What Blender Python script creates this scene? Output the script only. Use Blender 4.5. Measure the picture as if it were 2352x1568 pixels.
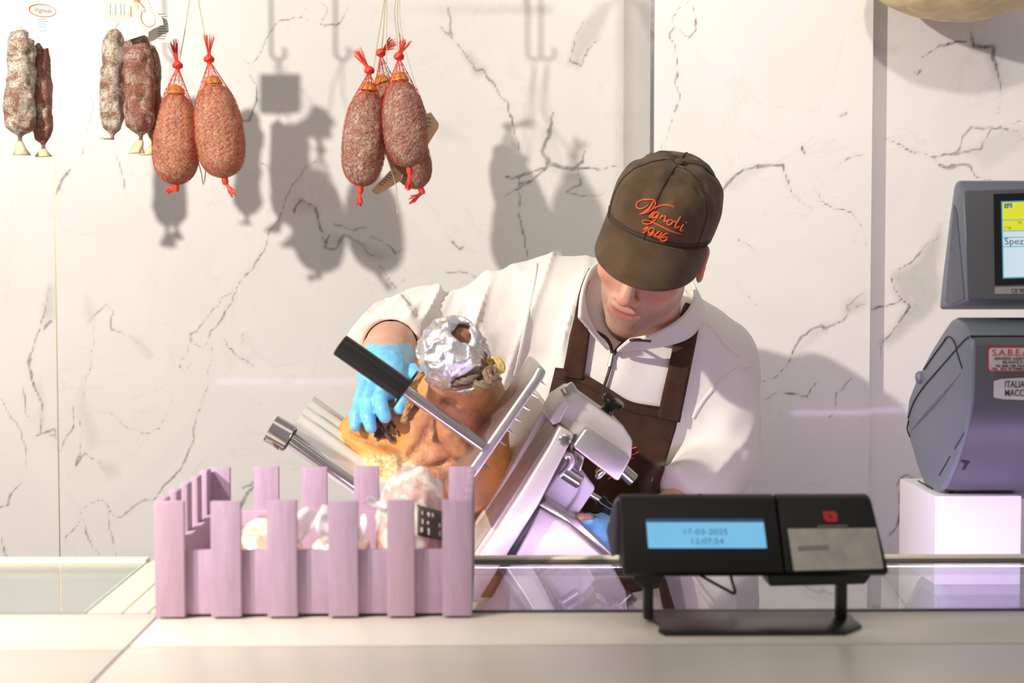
import bpy, bmesh, math, random
import numpy as np
from mathutils import Vector, Matrix
from mathutils.bvhtree import BVHTree

random.seed(7)
rng = np.random.default_rng(7)
scene = bpy.context.scene
col = scene.collection
for o in list(bpy.data.objects):
    bpy.data.objects.remove(o, do_unlink=True)

# ------------------------------------------------------------------ camera, sky, lamps, exposure
F, CX, CY = 3300.0, 1176.0, 784.0            # focal length and centre in pixels of the 2352 x 1568 frame
CAMZ = 1.555
PITCH, YAW = math.atan(144 / F), math.atan(49 / F)
cam_d = bpy.data.cameras.new('camera')
cam = bpy.data.objects.new('camera', cam_d)
col.objects.link(cam)
cam.location = (0, 0, CAMZ)
cam.rotation_euler = (math.pi / 2 - PITCH, 0, -YAW)
cam_d.sensor_width = 36.0
cam_d.lens = F / 2352 * 36.0
cam_d.clip_start = 0.05
cam_d.dof.use_dof = True
cam_d.dof.focus_distance = 2.4
cam_d.dof.aperture_fstop = 5.6
scene.camera = cam

world = bpy.data.worlds.new('shop_ambient')
scene.world = world
world.use_nodes = True
world.node_tree.nodes['Background'].inputs[0].default_value = (1.0, 0.96, 0.93, 1)
world.node_tree.nodes['Background'].inputs[1].default_value = 0.34

vs = scene.view_settings
vs.view_transform = 'Standard'
vs.look = 'None'
vs.gamma = 1.0
vs.use_curve_mapping = False
vs.exposure = 0.04


def lamp(name, kind, loc, target, energy, color, **kw):
    d = bpy.data.lights.new(name, kind)
    d.energy = energy
    d.color = color
    for k, v in kw.items():
        setattr(d, k, v)
    o = bpy.data.objects.new(name, d)
    col.objects.link(o)
    o.location = loc
    o.rotation_euler = (Vector(target) - Vector(loc)).to_track_quat('-Z', 'Y').to_euler()
    return o


WARM = (1.0, 0.94, 0.865)
lamp('spot_lamp_key', 'SPOT', (-1.95, 0.45, 2.72), (-1.0, 2.7, 1.6), 400, WARM,
     spot_size=math.radians(82), spot_blend=0.6, shadow_soft_size=0.045)
lamp('spot_lamp_pillar', 'SPOT', (0.35, 0.75, 2.95), (0.95, 2.9, 2.3), 70, WARM,
     spot_size=math.radians(62), spot_blend=0.9, shadow_soft_size=0.05)
lamp('added_counter_spot', 'SPOT', (-1.25, 0.55, 2.85), (-0.82, 1.32, 1.2), 135, WARM,
     spot_size=math.radians(50), spot_blend=0.7, shadow_soft_size=0.045)  # extra spot added to brighten the left counter, no known fixture
lamp('overhead_fill', 'AREA', (-0.1, 1.15, 3.05), (0.0, 1.9, 1.2), 6, (1.0, 0.93, 0.85),
     shape='RECTANGLE', size=2.2, size_y=0.7)  # soft overhead fill, added for brightness rather than a known panel


# ------------------------------------------------------------------ geometry helpers
def ray(px, py):
    v = Vector(((px - CX) / F, (CY - py) / F, -1.0))
    return cam.rotation_euler.to_matrix() @ v


def P(px, py, D):
    """Point of the place that lies D metres in front of the camera plane along +Y."""
    d = ray(px, py)
    t = D / d.y
    return Vector((d.x * t, D, CAMZ + d.z * t))


def PX(px, D):
    return P(px, 640, D).x


def PZ(py, D):
    return P(1127, py, D).z


def to_px(p):
    v = cam.rotation_euler.to_matrix().transposed() @ (Vector(p) - Vector((0, 0, CAMZ)))
    return (CX + F * v.x / -v.z, CY - F * v.y / -v.z)


def link(o, parent=None):
    col.objects.link(o)
    if parent is not None:
        o.parent = parent
        o.matrix_parent_inverse = Matrix.Translation(parent.location).inverted()
    return o


def mesh_np(name, V, Fc, mat=None, parent=None, smooth=True):
    """V (n,3) array; Fc list of arrays of equal-length faces or list of index lists."""
    me = bpy.data.meshes.new(name)
    if isinstance(Fc, np.ndarray):
        n, k = Fc.shape
        me.vertices.add(len(V))
        me.vertices.foreach_set('co', np.ascontiguousarray(V, dtype=np.float32).ravel())
        me.loops.add(n * k)
        me.loops.foreach_set('vertex_index', np.ascontiguousarray(Fc, dtype=np.int32).ravel())
        me.polygons.add(n)
        me.polygons.foreach_set('loop_start', np.arange(0, n * k, k, dtype=np.int32))
        me.update(calc_edges=True)
    else:
        me.from_pydata([tuple(v) for v in V], [], Fc)
    me.validate()
    if smooth:
        me.polygons.foreach_set('use_smooth', np.ones(len(me.polygons), dtype=bool))
    o = bpy.data.objects.new(name, me)
    if mat:
        me.materials.append(mat)
    return link(o, parent)


class MB:
    """Collects shapes into one mesh."""
    def __init__(self):
        self.v, self.f = [], []

    def add(self, vs_, fs):
        b = len(self.v)
        self.v += [tuple(v) for v in vs_]
        self.f += [[i + b for i in f] for f in fs]
        return self

    def box(self, x0, x1, y0, y1, z0, z1):
        v = [(x, y, z) for x in (x0, x1) for y in (y0, y1) for z in (z0, z1)]
        return self.add(v, [(0, 1, 3, 2), (4, 6, 7, 5), (0, 4, 5, 1), (2, 3, 7, 6), (0, 2, 6, 4), (1, 5, 7, 3)])

    def prism(self, pts, ext):
        """pts: 3D polygon; ext: extrusion vector."""
        n = len(pts)
        e = Vector(ext)
        v = [Vector(p) for p in pts] + [Vector(p) + e for p in pts]
        f = [list(range(n)), list(range(2 * n - 1, n - 1, -1))]
        f += [[i, i + n, (i + 1) % n + n, (i + 1) % n] for i in range(n)]
        return self.add(v, f)

    def tube(self, path, rad, seg=10, cap=True, closed=False):
        path = [Vector(p) for p in path]
        n = len(path)
        if not hasattr(rad, '__len__'):
            rad = [rad] * n
        up = None
        rings = []
        for i in range(n):
            if closed:
                t = path[(i + 1) % n] - path[i - 1]
            else:
                t = path[min(i + 1, n - 1)] - path[max(i - 1, 0)]
            if t.length < 1e-9:
                t = Vector((0, 0, 1))
            t.normalize()
            if up is None:
                up = t.orthogonal().normalized()
            else:
                up = up - t * up.dot(t)
                if up.length < 1e-6:
                    up = t.orthogonal()
                up.normalize()
            b = t.cross(up)
            rings.append([path[i] + (up * math.cos(a) + b * math.sin(a)) * rad[i]
                          for a in [2 * math.pi * k / seg for k in range(seg)]])
        v = [p for r in rings for p in r]
        f = []
        for i in range(n if closed else n - 1):
            j = (i + 1) % n
            for k in range(seg):
                k2 = (k + 1) % seg
                f.append((i * seg + k, i * seg + k2, j * seg + k2, j * seg + k))
        if cap and not closed:
            f.append(list(range(seg - 1, -1, -1)))
            f.append([(n - 1) * seg + k for k in range(seg)])
        return self.add(v, f)

    def lathe(self, a, b, prof, seg=32):
        """prof: (t along a->b in metres, radius)."""
        a, b = Vector(a), Vector(b)
        d = (b - a).normalized()
        return self.tube2(a, d, prof, seg)

    def tube2(self, a, d, prof, seg):
        u = d.orthogonal().normalized()
        w = d.cross(u)
        v, f = [], []
        for (t, r) in prof:
            for k in range(seg):
                an = 2 * math.pi * k / seg
                v.append(a + d * t + (u * math.cos(an) + w * math.sin(an)) * max(r, 1e-5))
        for i in range(len(prof) - 1):
            for k in range(seg):
                k2 = (k + 1) % seg
                f.append((i * seg + k, i * seg + k2, (i + 1) * seg + k2, (i + 1) * seg + k))
        f.append(list(range(seg - 1, -1, -1)))
        f.append([(len(prof) - 1) * seg + k for k in range(seg)])
        return self.add(v, f)

    def build(self, name, mat, parent=None, bevel=0.0, smooth=None, segs=2, angle=35):
        me = bpy.data.meshes.new(name)
        me.from_pydata(self.v, [], self.f)
        bm = bmesh.new()
        bm.from_mesh(me)
        bmesh.ops.recalc_face_normals(bm, faces=bm.faces)
        if bevel > 0:
            eds = [e for e in bm.edges if len(e.link_faces) == 2 and e.calc_face_angle(0) > math.radians(30)]
            bmesh.ops.bevel(bm, geom=eds, offset=bevel, segments=segs, profile=0.5, affect='EDGES', clamp_overlap=True)
        bm.to_mesh(me)
        bm.free()
        if smooth is None:
            smooth = True
        if smooth:
            me.polygons.foreach_set('use_smooth', np.ones(len(me.polygons), dtype=bool))
            try:
                me.set_sharp_from_angle(angle=math.radians(angle))
            except Exception:
                pass
        me.update()
        me.materials.append(mat)
        o = bpy.data.objects.new(name, me)
        return link(o, parent)


def box(name, mat, x0, x1, y0, y1, z0, z1, parent=None, bevel=0.0):
    return MB().box(x0, x1, y0, y1, z0, z1).build(name, mat, parent, bevel)


def empty(name, loc):
    o = bpy.data.objects.new(name, None)
    o.empty_display_size = 0.05
    col.objects.link(o)
    o.location = loc
    return o


def tag(o, label, cat, group=None):
    o['label'] = label
    o['category'] = cat
    if group:
        o['group'] = group
    return o


def struct(o, label=None):
    o['kind'] = 'structure'
    if label:
        o['label'] = label
        o['category'] = label.split()[-1]
    return o


def smooth_path(pts, n=8, closed=False):
    pts = [Vector(p) for p in pts]
    out = []
    m = len(pts)
    rngi = range(m) if closed else range(m - 1)
    for i in rngi:
        if closed:
            p0, p1, p2, p3 = pts[i - 1], pts[i], pts[(i + 1) % m], pts[(i + 2) % m]
        else:
            p0, p1, p2, p3 = pts[max(i - 1, 0)], pts[i], pts[i + 1], pts[min(i + 2, m - 1)]
        for k in range(n):
            t = k / n
            out.append(0.5 * ((2 * p1) + (p2 - p0) * t + (2 * p0 - 5 * p1 + 4 * p2 - p3) * t * t
                              + (3 * p1 - p0 - 3 * p2 + p3) * t ** 3))
    if not closed:
        out.append(pts[-1])
    return out


def text_mesh(name, body, size, mat, origin, xdir, ydir, parent=None, align='LEFT', depth=0.0003, xs=1.0, bold=0.0):
    c = bpy.data.curves.new(name, 'FONT')
    c.body = body
    c.size = size
    c.align_x = align
    c.extrude = depth
    c.offset = bold
    c.resolution_u = 3
    o = bpy.data.objects.new(name, c)
    col.objects.link(o)
    dg = bpy.context.evaluated_depsgraph_get()
    me = bpy.data.meshes.new_from_object(o.evaluated_get(dg))
    bpy.data.objects.remove(o, do_unlink=True)
    bpy.data.curves.remove(c)
    x = Vector(xdir).normalized()
    y = Vector(ydir).normalized()
    z = x.cross(y)
    M = Matrix(((x.x, y.x, z.x, origin[0]), (x.y, y.y, z.y, origin[1]), (x.z, y.z, z.z, origin[2]), (0, 0, 0, 1)))
    M = M @ Matrix.Diagonal((xs, 1, 1, 1))
    me.transform(M)
    me.materials.clear()
    me.materials.append(mat)
    ob = bpy.data.objects.new(name, me)
    return link(ob, parent)


# ------------------------------------------------------------------ signed distance modelling
def vnoise(p, freq, seed=0):
    """Value noise in -1..1 on points (n,3); freq scalar or 3-vector."""
    q = p * np.asarray(freq, dtype=np.float32) + np.float32(seed * 17.31 + 100.0)
    i = np.floor(q).astype(np.int64)
    f = (q - i).astype(np.float32)
    f = f * f * (3 - 2 * f)

    def h(a, b, c):
        n = (a * 73856093) ^ (b * 19349663) ^ (c * 83492791)
        n = (n ^ (n >> 13)) * 1274126177
        n = (n ^ (n >> 16)) & 0xFFFF
        return n.astype(np.float32) / 32767.5 - 1
    x, y, z = i[:, 0], i[:, 1], i[:, 2]
    fx, fy, fz = f[:, 0], f[:, 1], f[:, 2]
    c00 = h(x, y, z) * (1 - fx) + h(x + 1, y, z) * fx
    c10 = h(x, y + 1, z) * (1 - fx) + h(x + 1, y + 1, z) * fx
    c01 = h(x, y, z + 1) * (1 - fx) + h(x + 1, y, z + 1) * fx
    c11 = h(x, y + 1, z + 1) * (1 - fx) + h(x + 1, y + 1, z + 1) * fx
    return (c00 * (1 - fy) + c10 * fy) * (1 - fz) + (c01 * (1 - fy) + c11 * fy) * fz


def cone(p, a, b, ra, rb):
    a = np.array(a, dtype=np.float32)
    b = np.array(b, dtype=np.float32)
    ab = b - a
    t = np.clip(((p - a) @ ab) / max(float(ab @ ab), 1e-9), 0, 1)
    return np.linalg.norm(p - (a + t[:, None] * ab), axis=1) - (ra + (rb - ra) * t)


def ell(p, c, r, M=None):
    q = p - np.array(c, dtype=np.float32)
    if M is not None:
        q = q @ np.array(M, dtype=np.float32)      # columns of M: local axes in world
    r = np.array(r, dtype=np.float32)
    k0 = np.linalg.norm(q / r, axis=1)
    k1 = np.linalg.norm(q / (r * r), axis=1)
    return k0 * (k0 - 1) / np.maximum(k1, 1e-6)


def smin(a, b, k):
    h = np.clip(0.5 + 0.5 * (b - a) / k, 0, 1)
    return b + (a - b) * h - k * h * (1 - h)


def smax(a, b, k):
    return -smin(-a, -b, k)


def union(ds, k):
    d = ds[0]
    for e in ds[1:]:
        d = smin(d, e, k)
    return d


def sdf_verts(fn, lo, hi, h, margin=0.0):
    lo = np.array(lo, dtype=np.float32)
    hi = np.array(hi, dtype=np.float32)
    B = 4
    nb = np.maximum(np.ceil((hi - lo) / (h * B)).astype(int), 1)
    ax = [(np.arange(nb[i]) * B + (B - 1) / 2) * h + lo[i] for i in range(3)]
    C = np.stack(np.meshgrid(*ax, indexing='ij'), -1).reshape(-1, 3).astype(np.float32)
    d = fn(C).astype(np.float32)
    near = np.abs(d) < h * B * 1.35 + margin
    D = d.reshape(nb)
    vals = np.repeat(np.repeat(np.repeat(D, B, 0), B, 1), B, 2)
    idx = np.argwhere(near.reshape(nb))
    off = np.stack(np.meshgrid(np.arange(B), np.arange(B), np.arange(B), indexing='ij'), -1).reshape(-1, 3)
    nodes = (idx[:, None, :] * B + off[None]).reshape(-1, 3)
    CH = 400000
    for s in range(0, len(nodes), CH):
        nn = nodes[s:s + CH]
        vals[nn[:, 0], nn[:, 1], nn[:, 2]] = fn((nn * h + lo).astype(np.float32))
    s = vals < 0
    s8 = [s[a:s.shape[0] - 1 + a, b:s.shape[1] - 1 + b, c:s.shape[2] - 1 + c].astype(np.int8)
          for a in (0, 1) for b in (0, 1) for c in (0, 1)]
    cnt = sum(s8)
    act = np.argwhere((cnt > 0) & (cnt < 8))
    imap = -np.ones(cnt.shape, dtype=np.int32)
    imap[act[:, 0], act[:, 1], act[:, 2]] = np.arange(len(act))
    corners = np.array([(a, b, c) for a in (0, 1) for b in (0, 1) for c in (0, 1)])
    edges = [(i, j) for i in range(8) for j in range(i + 1, 8) if np.abs(corners[i] - corners[j]).sum() == 1]
    cv = np.stack([vals[act[:, 0] + k[0], act[:, 1] + k[1], act[:, 2] + k[2]] for k in corners], 1)
    acc = np.zeros((len(act), 3), dtype=np.float32)
    num = np.zeros(len(act), dtype=np.float32)
    for i, j in edges:
        m = (cv[:, i] < 0) != (cv[:, j] < 0)
        t = cv[m, i] / (cv[m, i] - cv[m, j])
        acc[m] += corners[i] + t[:, None] * (corners[j] - corners[i])
        num[m] += 1
    V = (act + acc / num[:, None]) * h + lo
    faces = []
    for axis in range(3):
        sl0 = [slice(None)] * 3
        sl1 = [slice(None)] * 3
        sl0[axis] = slice(0, -1)
        sl1[axis] = slice(1, None)
        A, Bq = s[tuple(sl0)], s[tuple(sl1)]
        ch = np.argwhere(A != Bq)
        o1, o2 = [(1, 2), (2, 0), (0, 1)][axis]
        ok = (ch[:, o1] > 0) & (ch[:, o2] > 0) & (ch[:, o1] < s.shape[o1] - 1) & (ch[:, o2] < s.shape[o2] - 1)
        ch = ch[ok]
        fl = A[ch[:, 0], ch[:, 1], ch[:, 2]]
        q = []
        for d1, d2 in ((-1, -1), (0, -1), (0, 0), (-1, 0)):
            cc = ch.copy()
            cc[:, o1] += d1
            cc[:, o2] += d2
            q.append(imap[cc[:, 0], cc[:, 1], cc[:, 2]])
        q = np.stack(q, 1)
        q[~fl] = q[~fl][:, ::-1]
        faces.append(q)
    Fq = np.concatenate(faces)
    Fq = Fq[(Fq >= 0).all(1)]
    return V, Fq


def sdf_obj(name, fn, lo, hi, h, mat, parent=None, margin=0.0):
    V, Fq = sdf_verts(fn, lo, hi, h, margin)
    return mesh_np(name, V, Fq, mat, parent)


# ------------------------------------------------------------------ procedural materials
def lin(c):
    """sRGB 0-255 to linear."""
    out = []
    for x in c[:3]:
        x = x / 255.0
        out.append(x / 12.92 if x <= 0.04045 else ((x + 0.055) / 1.055) ** 2.4)
    return (*out, 1.0)


class NT:
    def __init__(self, name):
        self.m = bpy.data.materials.new(name)
        self.m.use_nodes = True
        self.t = self.m.node_tree
        self.b = self.t.nodes['Principled BSDF']
        self.out = self.t.nodes['Material Output']

    def n(self, typ, **kw):
        nd = self.t.nodes.new(typ)
        for k, v in kw.items():
            if k.startswith('i_'):
                nd.inputs[k[2:].replace('_', ' ')].default_value = v
            else:
                setattr(nd, k, v)
        return nd

    def l(self, a, b):
        self.t.links.new(a, b)

    def noise(self, scale, detail=4.0, rough=0.55, dist=0.0, vec=None):
        nd = self.n('ShaderNodeTexNoise')
        nd.inputs['Scale'].default_value = scale
        nd.inputs['Detail'].default_value = detail
        nd.inputs['Roughness'].default_value = rough
        nd.inputs['Distortion'].default_value = dist
        if vec is None:
            vec = self.coord()
        self.l(vec, nd.inputs['Vector'])
        return nd.outputs['Fac']

    def coord(self, scale=None):
        if not hasattr(self, '_tc'):
            self._tc = self.n('ShaderNodeTexCoord').outputs['Object']
        if scale is None:
            return self._tc
        mp = self.n('ShaderNodeMapping')
        mp.inputs['Scale'].default_value = scale
        self.l(self._tc, mp.inputs['Vector'])
        return mp.outputs['Vector']

    def ramp(self, fac, stops):
        nd = self.n('ShaderNodeValToRGB')
        el = nd.color_ramp.elements
        while len(el) < len(stops):
            el.new(0.5)
        for e, (p, c) in zip(el, stops):
            e.position = p
            e.color = c if len(c) == 4 else (*c, 1)
        self.l(fac, nd.inputs['Fac'])
        return nd.outputs['Color']

    def mix(self, fac, a, b, mode='MIX'):
        nd = self.n('ShaderNodeMix', data_type='RGBA', blend_type=mode)
        for s, x in ((nd.inputs[0], fac), (nd.inputs[6], a), (nd.inputs[7], b)):
            if hasattr(x, 'is_output'):
                self.l(x, s)
            else:
                s.default_value = x
        return nd.outputs[2]

    def math(self, op, a, b=None, clamp=False):
        nd = self.n('ShaderNodeMath', operation=op, use_clamp=clamp)
        for i, x in enumerate((a, b)):
            if x is None:
                continue
            if hasattr(x, 'is_output'):
                self.l(x, nd.inputs[i])
            else:
                nd.inputs[i].default_value = x
        return nd.outputs[0]

    def bump(self, height, strength=0.3, dist=0.001):
        nd = self.n('ShaderNodeBump')
        nd.inputs['Strength'].default_value = strength
        nd.inputs['Distance'].default_value = dist
        self.l(height, nd.inputs['Height'])
        self.l(nd.outputs['Normal'], self.b.inputs['Normal'])
        return nd

    def base(self, c):
        if hasattr(c, 'is_output'):
            self.l(c, self.b.inputs['Base Color'])
        else:
            self.b.inputs['Base Color'].default_value = c
        return self

    def set(self, **kw):
        names = dict(rough='Roughness', metal='Metallic', coat='Coat Weight', coat_rough='Coat Roughness', sheen='Sheen Weight',
                     sss='Subsurface Weight', spec='Specular IOR Level', trans='Transmission Weight', ior='IOR', alpha='Alpha',
                     emit='Emission Strength', emitc='Emission Color', aniso='Anisotropic')
        for k, v in kw.items():
            s = self.b.inputs[names[k]]
            if hasattr(v, 'is_output'):
                self.l(v, s)
            else:
                s.default_value = v
        return self


def plain(name, rgb, rough=0.5, metal=0.0, var=0.06, scale=14.0, bump=0.0, bscale=300.0, **kw):
    """Procedural material: base colour with soft noise variation and fine relief."""
    t = NT(name)
    c = lin(rgb)
    f = t.noise(scale, 5)
    lo = tuple(max(0, x * (1 - var * 2)) for x in c[:3])
    hi = tuple(min(1, x * (1 + var * 2)) for x in c[:3])
    t.base(t.ramp(f, [(0.3, lo), (0.7, hi)]))
    t.set(rough=rough, metal=metal, **kw)
    if bump > 0:
        t.bump(t.noise(bscale, 3), bump, 0.0008)
    return t.m

# ------------------------------------------------------------------ shared materials
def metal_mat(name, rgb, rough=0.3, brushed=None, var=0.05, bump=0.05):
    t = NT(name)
    c = lin(rgb)
    vec = t.coord(brushed) if brushed else t.coord()
    f = t.noise(60.0 if not brushed else 30.0, 4, 0.6, 0.0, vec)
    t.base(t.ramp(f, [(0.3, tuple(x * (1 - var) for x in c[:3])), (0.7, tuple(min(1, x * (1 + var)) for x in c[:3]))]))
    t.set(metal=1.0, rough=t.math('ADD', t.math('MULTIPLY', f, 0.15), rough - 0.07))
    t.bump(f, bump, 0.0004)
    return t.m


M_alu = plain('anodised_aluminium', (222, 215, 204), 0.42, 0.45, 0.02, 12, 0.03, 300)
M_alu_smooth = metal_mat('satin_aluminium', (208, 203, 198), 0.4, None, 0.03, 0.02)
M_steel = metal_mat('polished_steel', (196, 190, 186), 0.2, None, 0.03, 0.01)
M_blade_cover = plain('worn_blade_cover', (196, 186, 170), 0.46, 0.55, 0.08, 40, 0.15, 120)
M_steel_brush = metal_mat('brushed_steel', (178, 172, 165), 0.28, (60, 60, 4), 0.12, 0.08)
M_cast = plain('painted_casting', (206, 199, 190), 0.38, 0.35, 0.02, 9, 0.02, 400)
M_black_plastic = plain('black_plastic', (26, 25, 24), 0.38, 0, 0.05, 30, 0.05, 500)
M_black_gloss = plain('glossy_black_plastic', (10, 10, 10), 0.12, 0, 0.02, 30)
M_dark_pos = plain('charcoal_plastic', (33, 31, 28), 0.42, 0, 0.06, 20, 0.12, 900)
M_white_counter = plain('white_quartz_worktop', (224, 215, 201), 0.32, 0, 0.01, 5, 0.0)
M_beige = plain('beige_laminate', (206, 198, 180), 0.45, 0, 0.02, 8)
M_cream_trim = plain('cream_trim', (232, 222, 200), 0.4, 0, 0.02, 12)
M_dark_seal = plain('dark_seal', (28, 30, 34), 0.35, 0, 0.04, 30)
M_white_plastic = plain('white_plastic', (232, 228, 230), 0.35, 0, 0.01, 8)
M_grout = plain('lilac_grey_groove', (122, 100, 116), 0.7, 0, 0.04, 30)  # purple-grey filler that draws the groove line
M_orange_thread = plain('orange_thread', (226, 92, 40), 0.6, 0, 0.08, 300)
M_string = plain('natural_string', (202, 186, 150), 0.85, 0, 0.1, 400, 0.2, 900)
M_paper = plain('white_card', (218, 214, 208), 0.6, 0, 0.015, 20)
M_ink_blue = plain('blue_print', (140, 178, 208), 0.6)
M_ink_orange = plain('orange_print', (232, 140, 60), 0.6)
M_ink_dark = plain('dark_print', (70, 66, 64), 0.6)
M_ink_red = plain('red_print', (200, 40, 46), 0.55)


# marble whose veins follow curves stored on the panel as a distance field
def marble_mat(name, base_c, tintmul=1.0):
    t = NT(name)
    at = t.n('ShaderNodeAttribute', attribute_name='vein').outputs['Fac']
    ap = t.n('ShaderNodeAttribute', attribute_name='cloud').outputs['Fac']
    n1 = t.noise(55.0, 5, 0.65)
    n2 = t.noise(9.0, 4, 0.6, 0.6)
    n3 = t.noise(3.0, 5, 0.6, 1.2)
    v = t.math('ADD', at, t.math('MULTIPLY', t.math('SUBTRACT', n1, 0.5), 0.9))
    core = t.math('SUBTRACT', 1.0, v, True)                    # 1 in the vein
    core = t.math('POWER', core, 0.8)
    var = t.math('MULTIPLY', core, t.math('ADD', t.math('MULTIPLY', n2, 1.5), -0.05), True)
    halo = t.math('MULTIPLY', t.math('SUBTRACT', 1.0, t.math('MULTIPLY', at, 0.24), True), 0.42)
    halo = t.math('MULTIPLY', t.math('POWER', halo, 1.6), n2)
    # faint secondary veining
    w = t.math('ABSOLUTE', t.math('SUBTRACT', n3, 0.5))
    w = t.math('SUBTRACT', 1.0, t.math('MULTIPLY', w, 60.0), True)
    w = t.math('MULTIPLY', t.math('MULTIPLY', w, t.math('GREATER_THAN', n2, 0.52)), 0.08)
    cl = t.math('MULTIPLY', ap, t.math('ADD', t.math('MULTIPLY', n1, 0.5), 0.45), True)
    base = t.ramp(n3, [(0.35, lin(base_c)), (0.7, tuple(x * 0.94 for x in lin(base_c)[:3]))])
    c = t.mix(cl, base, lin((176, 172, 162)))
    c = t.mix(t.math('MULTIPLY', halo, 1.0, True), c, lin((176, 168, 156)))
    c = t.mix(w, c, lin((150, 142, 130)))
    c = t.mix(t.math('MULTIPLY', var, 1.1, True), c, lin((84, 80, 77)))
    t.base(c)
    t.set(rough=0.34, coat=0.25, coat_rough=0.06, spec=0.35)
    return t.m


M_marble = marble_mat('calacatta_marble', (232, 228, 221))
M_marble_mirror = NT('polished_grey_stone')
M_marble_mirror.base(M_marble_mirror.ramp(M_marble_mirror.noise(5, 4), [(0.3, lin((150, 147, 145))), (0.7, lin((162, 159, 156)))]))
M_marble_mirror.set(metal=0.82, rough=0.05)
M_marble_mirror = M_marble_mirror.m

WALL_D, PIL_D, RW_D = 3.4, 2.8, 2.832

# veins read off the stone, in pixels of the photograph, for the plane they lie on: (points, width px, strength)
V_MAIN = [
    ([(727, 368), (700, 385), (680, 412), (662, 450), (655, 480), (640, 512), (618, 535), (606, 568), (590, 592), (575, 612), (560, 632), (545, 648), (540, 668)], 3.2),
    ([(540, 668), (515, 682), (505, 700), (480, 722), (460, 745), (450, 760), (436, 762), (432, 785), (428, 808), (412, 820), (408, 840), (418, 855), (432, 830)], 2.4),
    ([(540, 668), (528, 700), (510, 735), (495, 750), (485, 757), (480, 785), (492, 800), (488, 820), (476, 850)], 2.8),
    ([(476, 850), (475, 890), (468, 915), (455, 945), (447, 980), (440, 1020), (420, 1062), (400, 1090), (375, 1115), (350, 1145), (330, 1142), (305, 1160), (280, 1185), (265, 1180), (245, 1150), (228, 1143), (208, 1155), (185, 1172), (165, 1145), (150, 1125)], 3.0),
    ([(436, 762), (440, 785), (462, 797), (478, 780)], 2.6),
    ([(185, 1172), (195, 1220), (215, 1260), (240, 1290)], 2.4), ([(185, 1172), (180, 1200), (155, 1235)], 2.0),
    ([(245, 1150), (250, 1200), (260, 1260), (270, 1300)], 3.0),
    ([(204, 740), (218, 718), (240, 700), (258, 715), (260, 755), (290, 760), (320, 785), (350, 815)], 3.2),
    ([(218, 745), (205, 810), (200, 870), (195, 930)], 2.2),
    ([(172, 930), (165, 985), (140, 1040)], 3.0), ([(182, 960), (183, 1045), (178, 1072), (195, 1035), (220, 1050), (250, 1085)], 3.0),
    ([(215, 940), (240, 953), (262, 955), (290, 975), (330, 990), (365, 985), (385, 945), (400, 915)], 2.0),
    ([(597, 370), (612, 378), (625, 395)], 3.0),
    ([(560, 140), (575, 150), (640, 50), (690, 40), (705, 15)], 2.4), ([(690, 40), (740, 60), (780, 50), (795, 10)], 2.6),
    ([(740, 0), (750, 25), (735, 50)], 3.0),
    ([(575, 170), (590, 190), (592, 230), (570, 270), (545, 275), (530, 260)], 4.0),
    ([(1035, 20), (1042, 85), (1018, 60)], 4.5),
    ([(1042, 85), (1060, 120), (1090, 155), (1115, 160), (1130, 185), (1150, 215), (1170, 235), (1175, 270), (1195, 330), (1193, 360)], 4.0),
    ([(1270, 258), (1262, 300), (1250, 345), (1265, 375), (1310, 382), (1335, 370), (1342, 345)], 6.5),
    ([(1262, 380), (1220, 390), (1190, 400), (1160, 405)], 5.0), ([(1262, 385), (1215, 415), (1190, 430), (1160, 448)], 4.5),
    ([(1310, 382), (1370, 385), (1420, 375)], 3.6), ([(1196, 440), (1195, 500), (1203, 540), (1215, 590)], 4.5),
    ([(1320, 390), (1330, 420), (1300, 440), (1340, 450), (1380, 448), (1395, 435)], 3.2),
    ([(1185, 400), (1192, 418), (1215, 412)], 4.0),
    ([(760, 540), (745, 570), (770, 575), (790, 540), (830, 555), (850, 580), (875, 588)], 5.0),
    ([(770, 515), (800, 530), (838, 522)], 4.0), ([(850, 540), (895, 560), (910, 580), (925, 572)], 4.0),
    ([(690, 465), (720, 480), (740, 530), (750, 570)], 4.2), ([(680, 490), (690, 468)], 4.0),
    ([(1020, 625), (1060, 625), (1095, 640)], 3.0), ([(870, 610), (885, 640), (910, 665), (930, 640)], 3.6),
    ([(1340, 50), (1320, 100), (1307, 140), (1330, 155), (1350, 112), (1378, 90)], 2.6),
    ([(1040, 560), (1052, 575), (1060, 572)], 4.0), ([(265, 330), (262, 355), (275, 400), (290, 430), (300, 455)], 3.0),
    ([(120, 460), (145, 410), (160, 395)], 4.5), ([(190, 150), (195, 200), (215, 240), (205, 290), (185, 350), (160, 400)], 2.6),
    ([(560, 760), (560, 790)], 2.5), ([(520, 780), (545, 815), (580, 840)], 3.4),
    ([(555, 1120), (575, 1108), (610, 1112), (640, 1140)], 5.0), ([(555, 1165), (565, 1130), (580, 1112)], 5.0),
]
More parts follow.
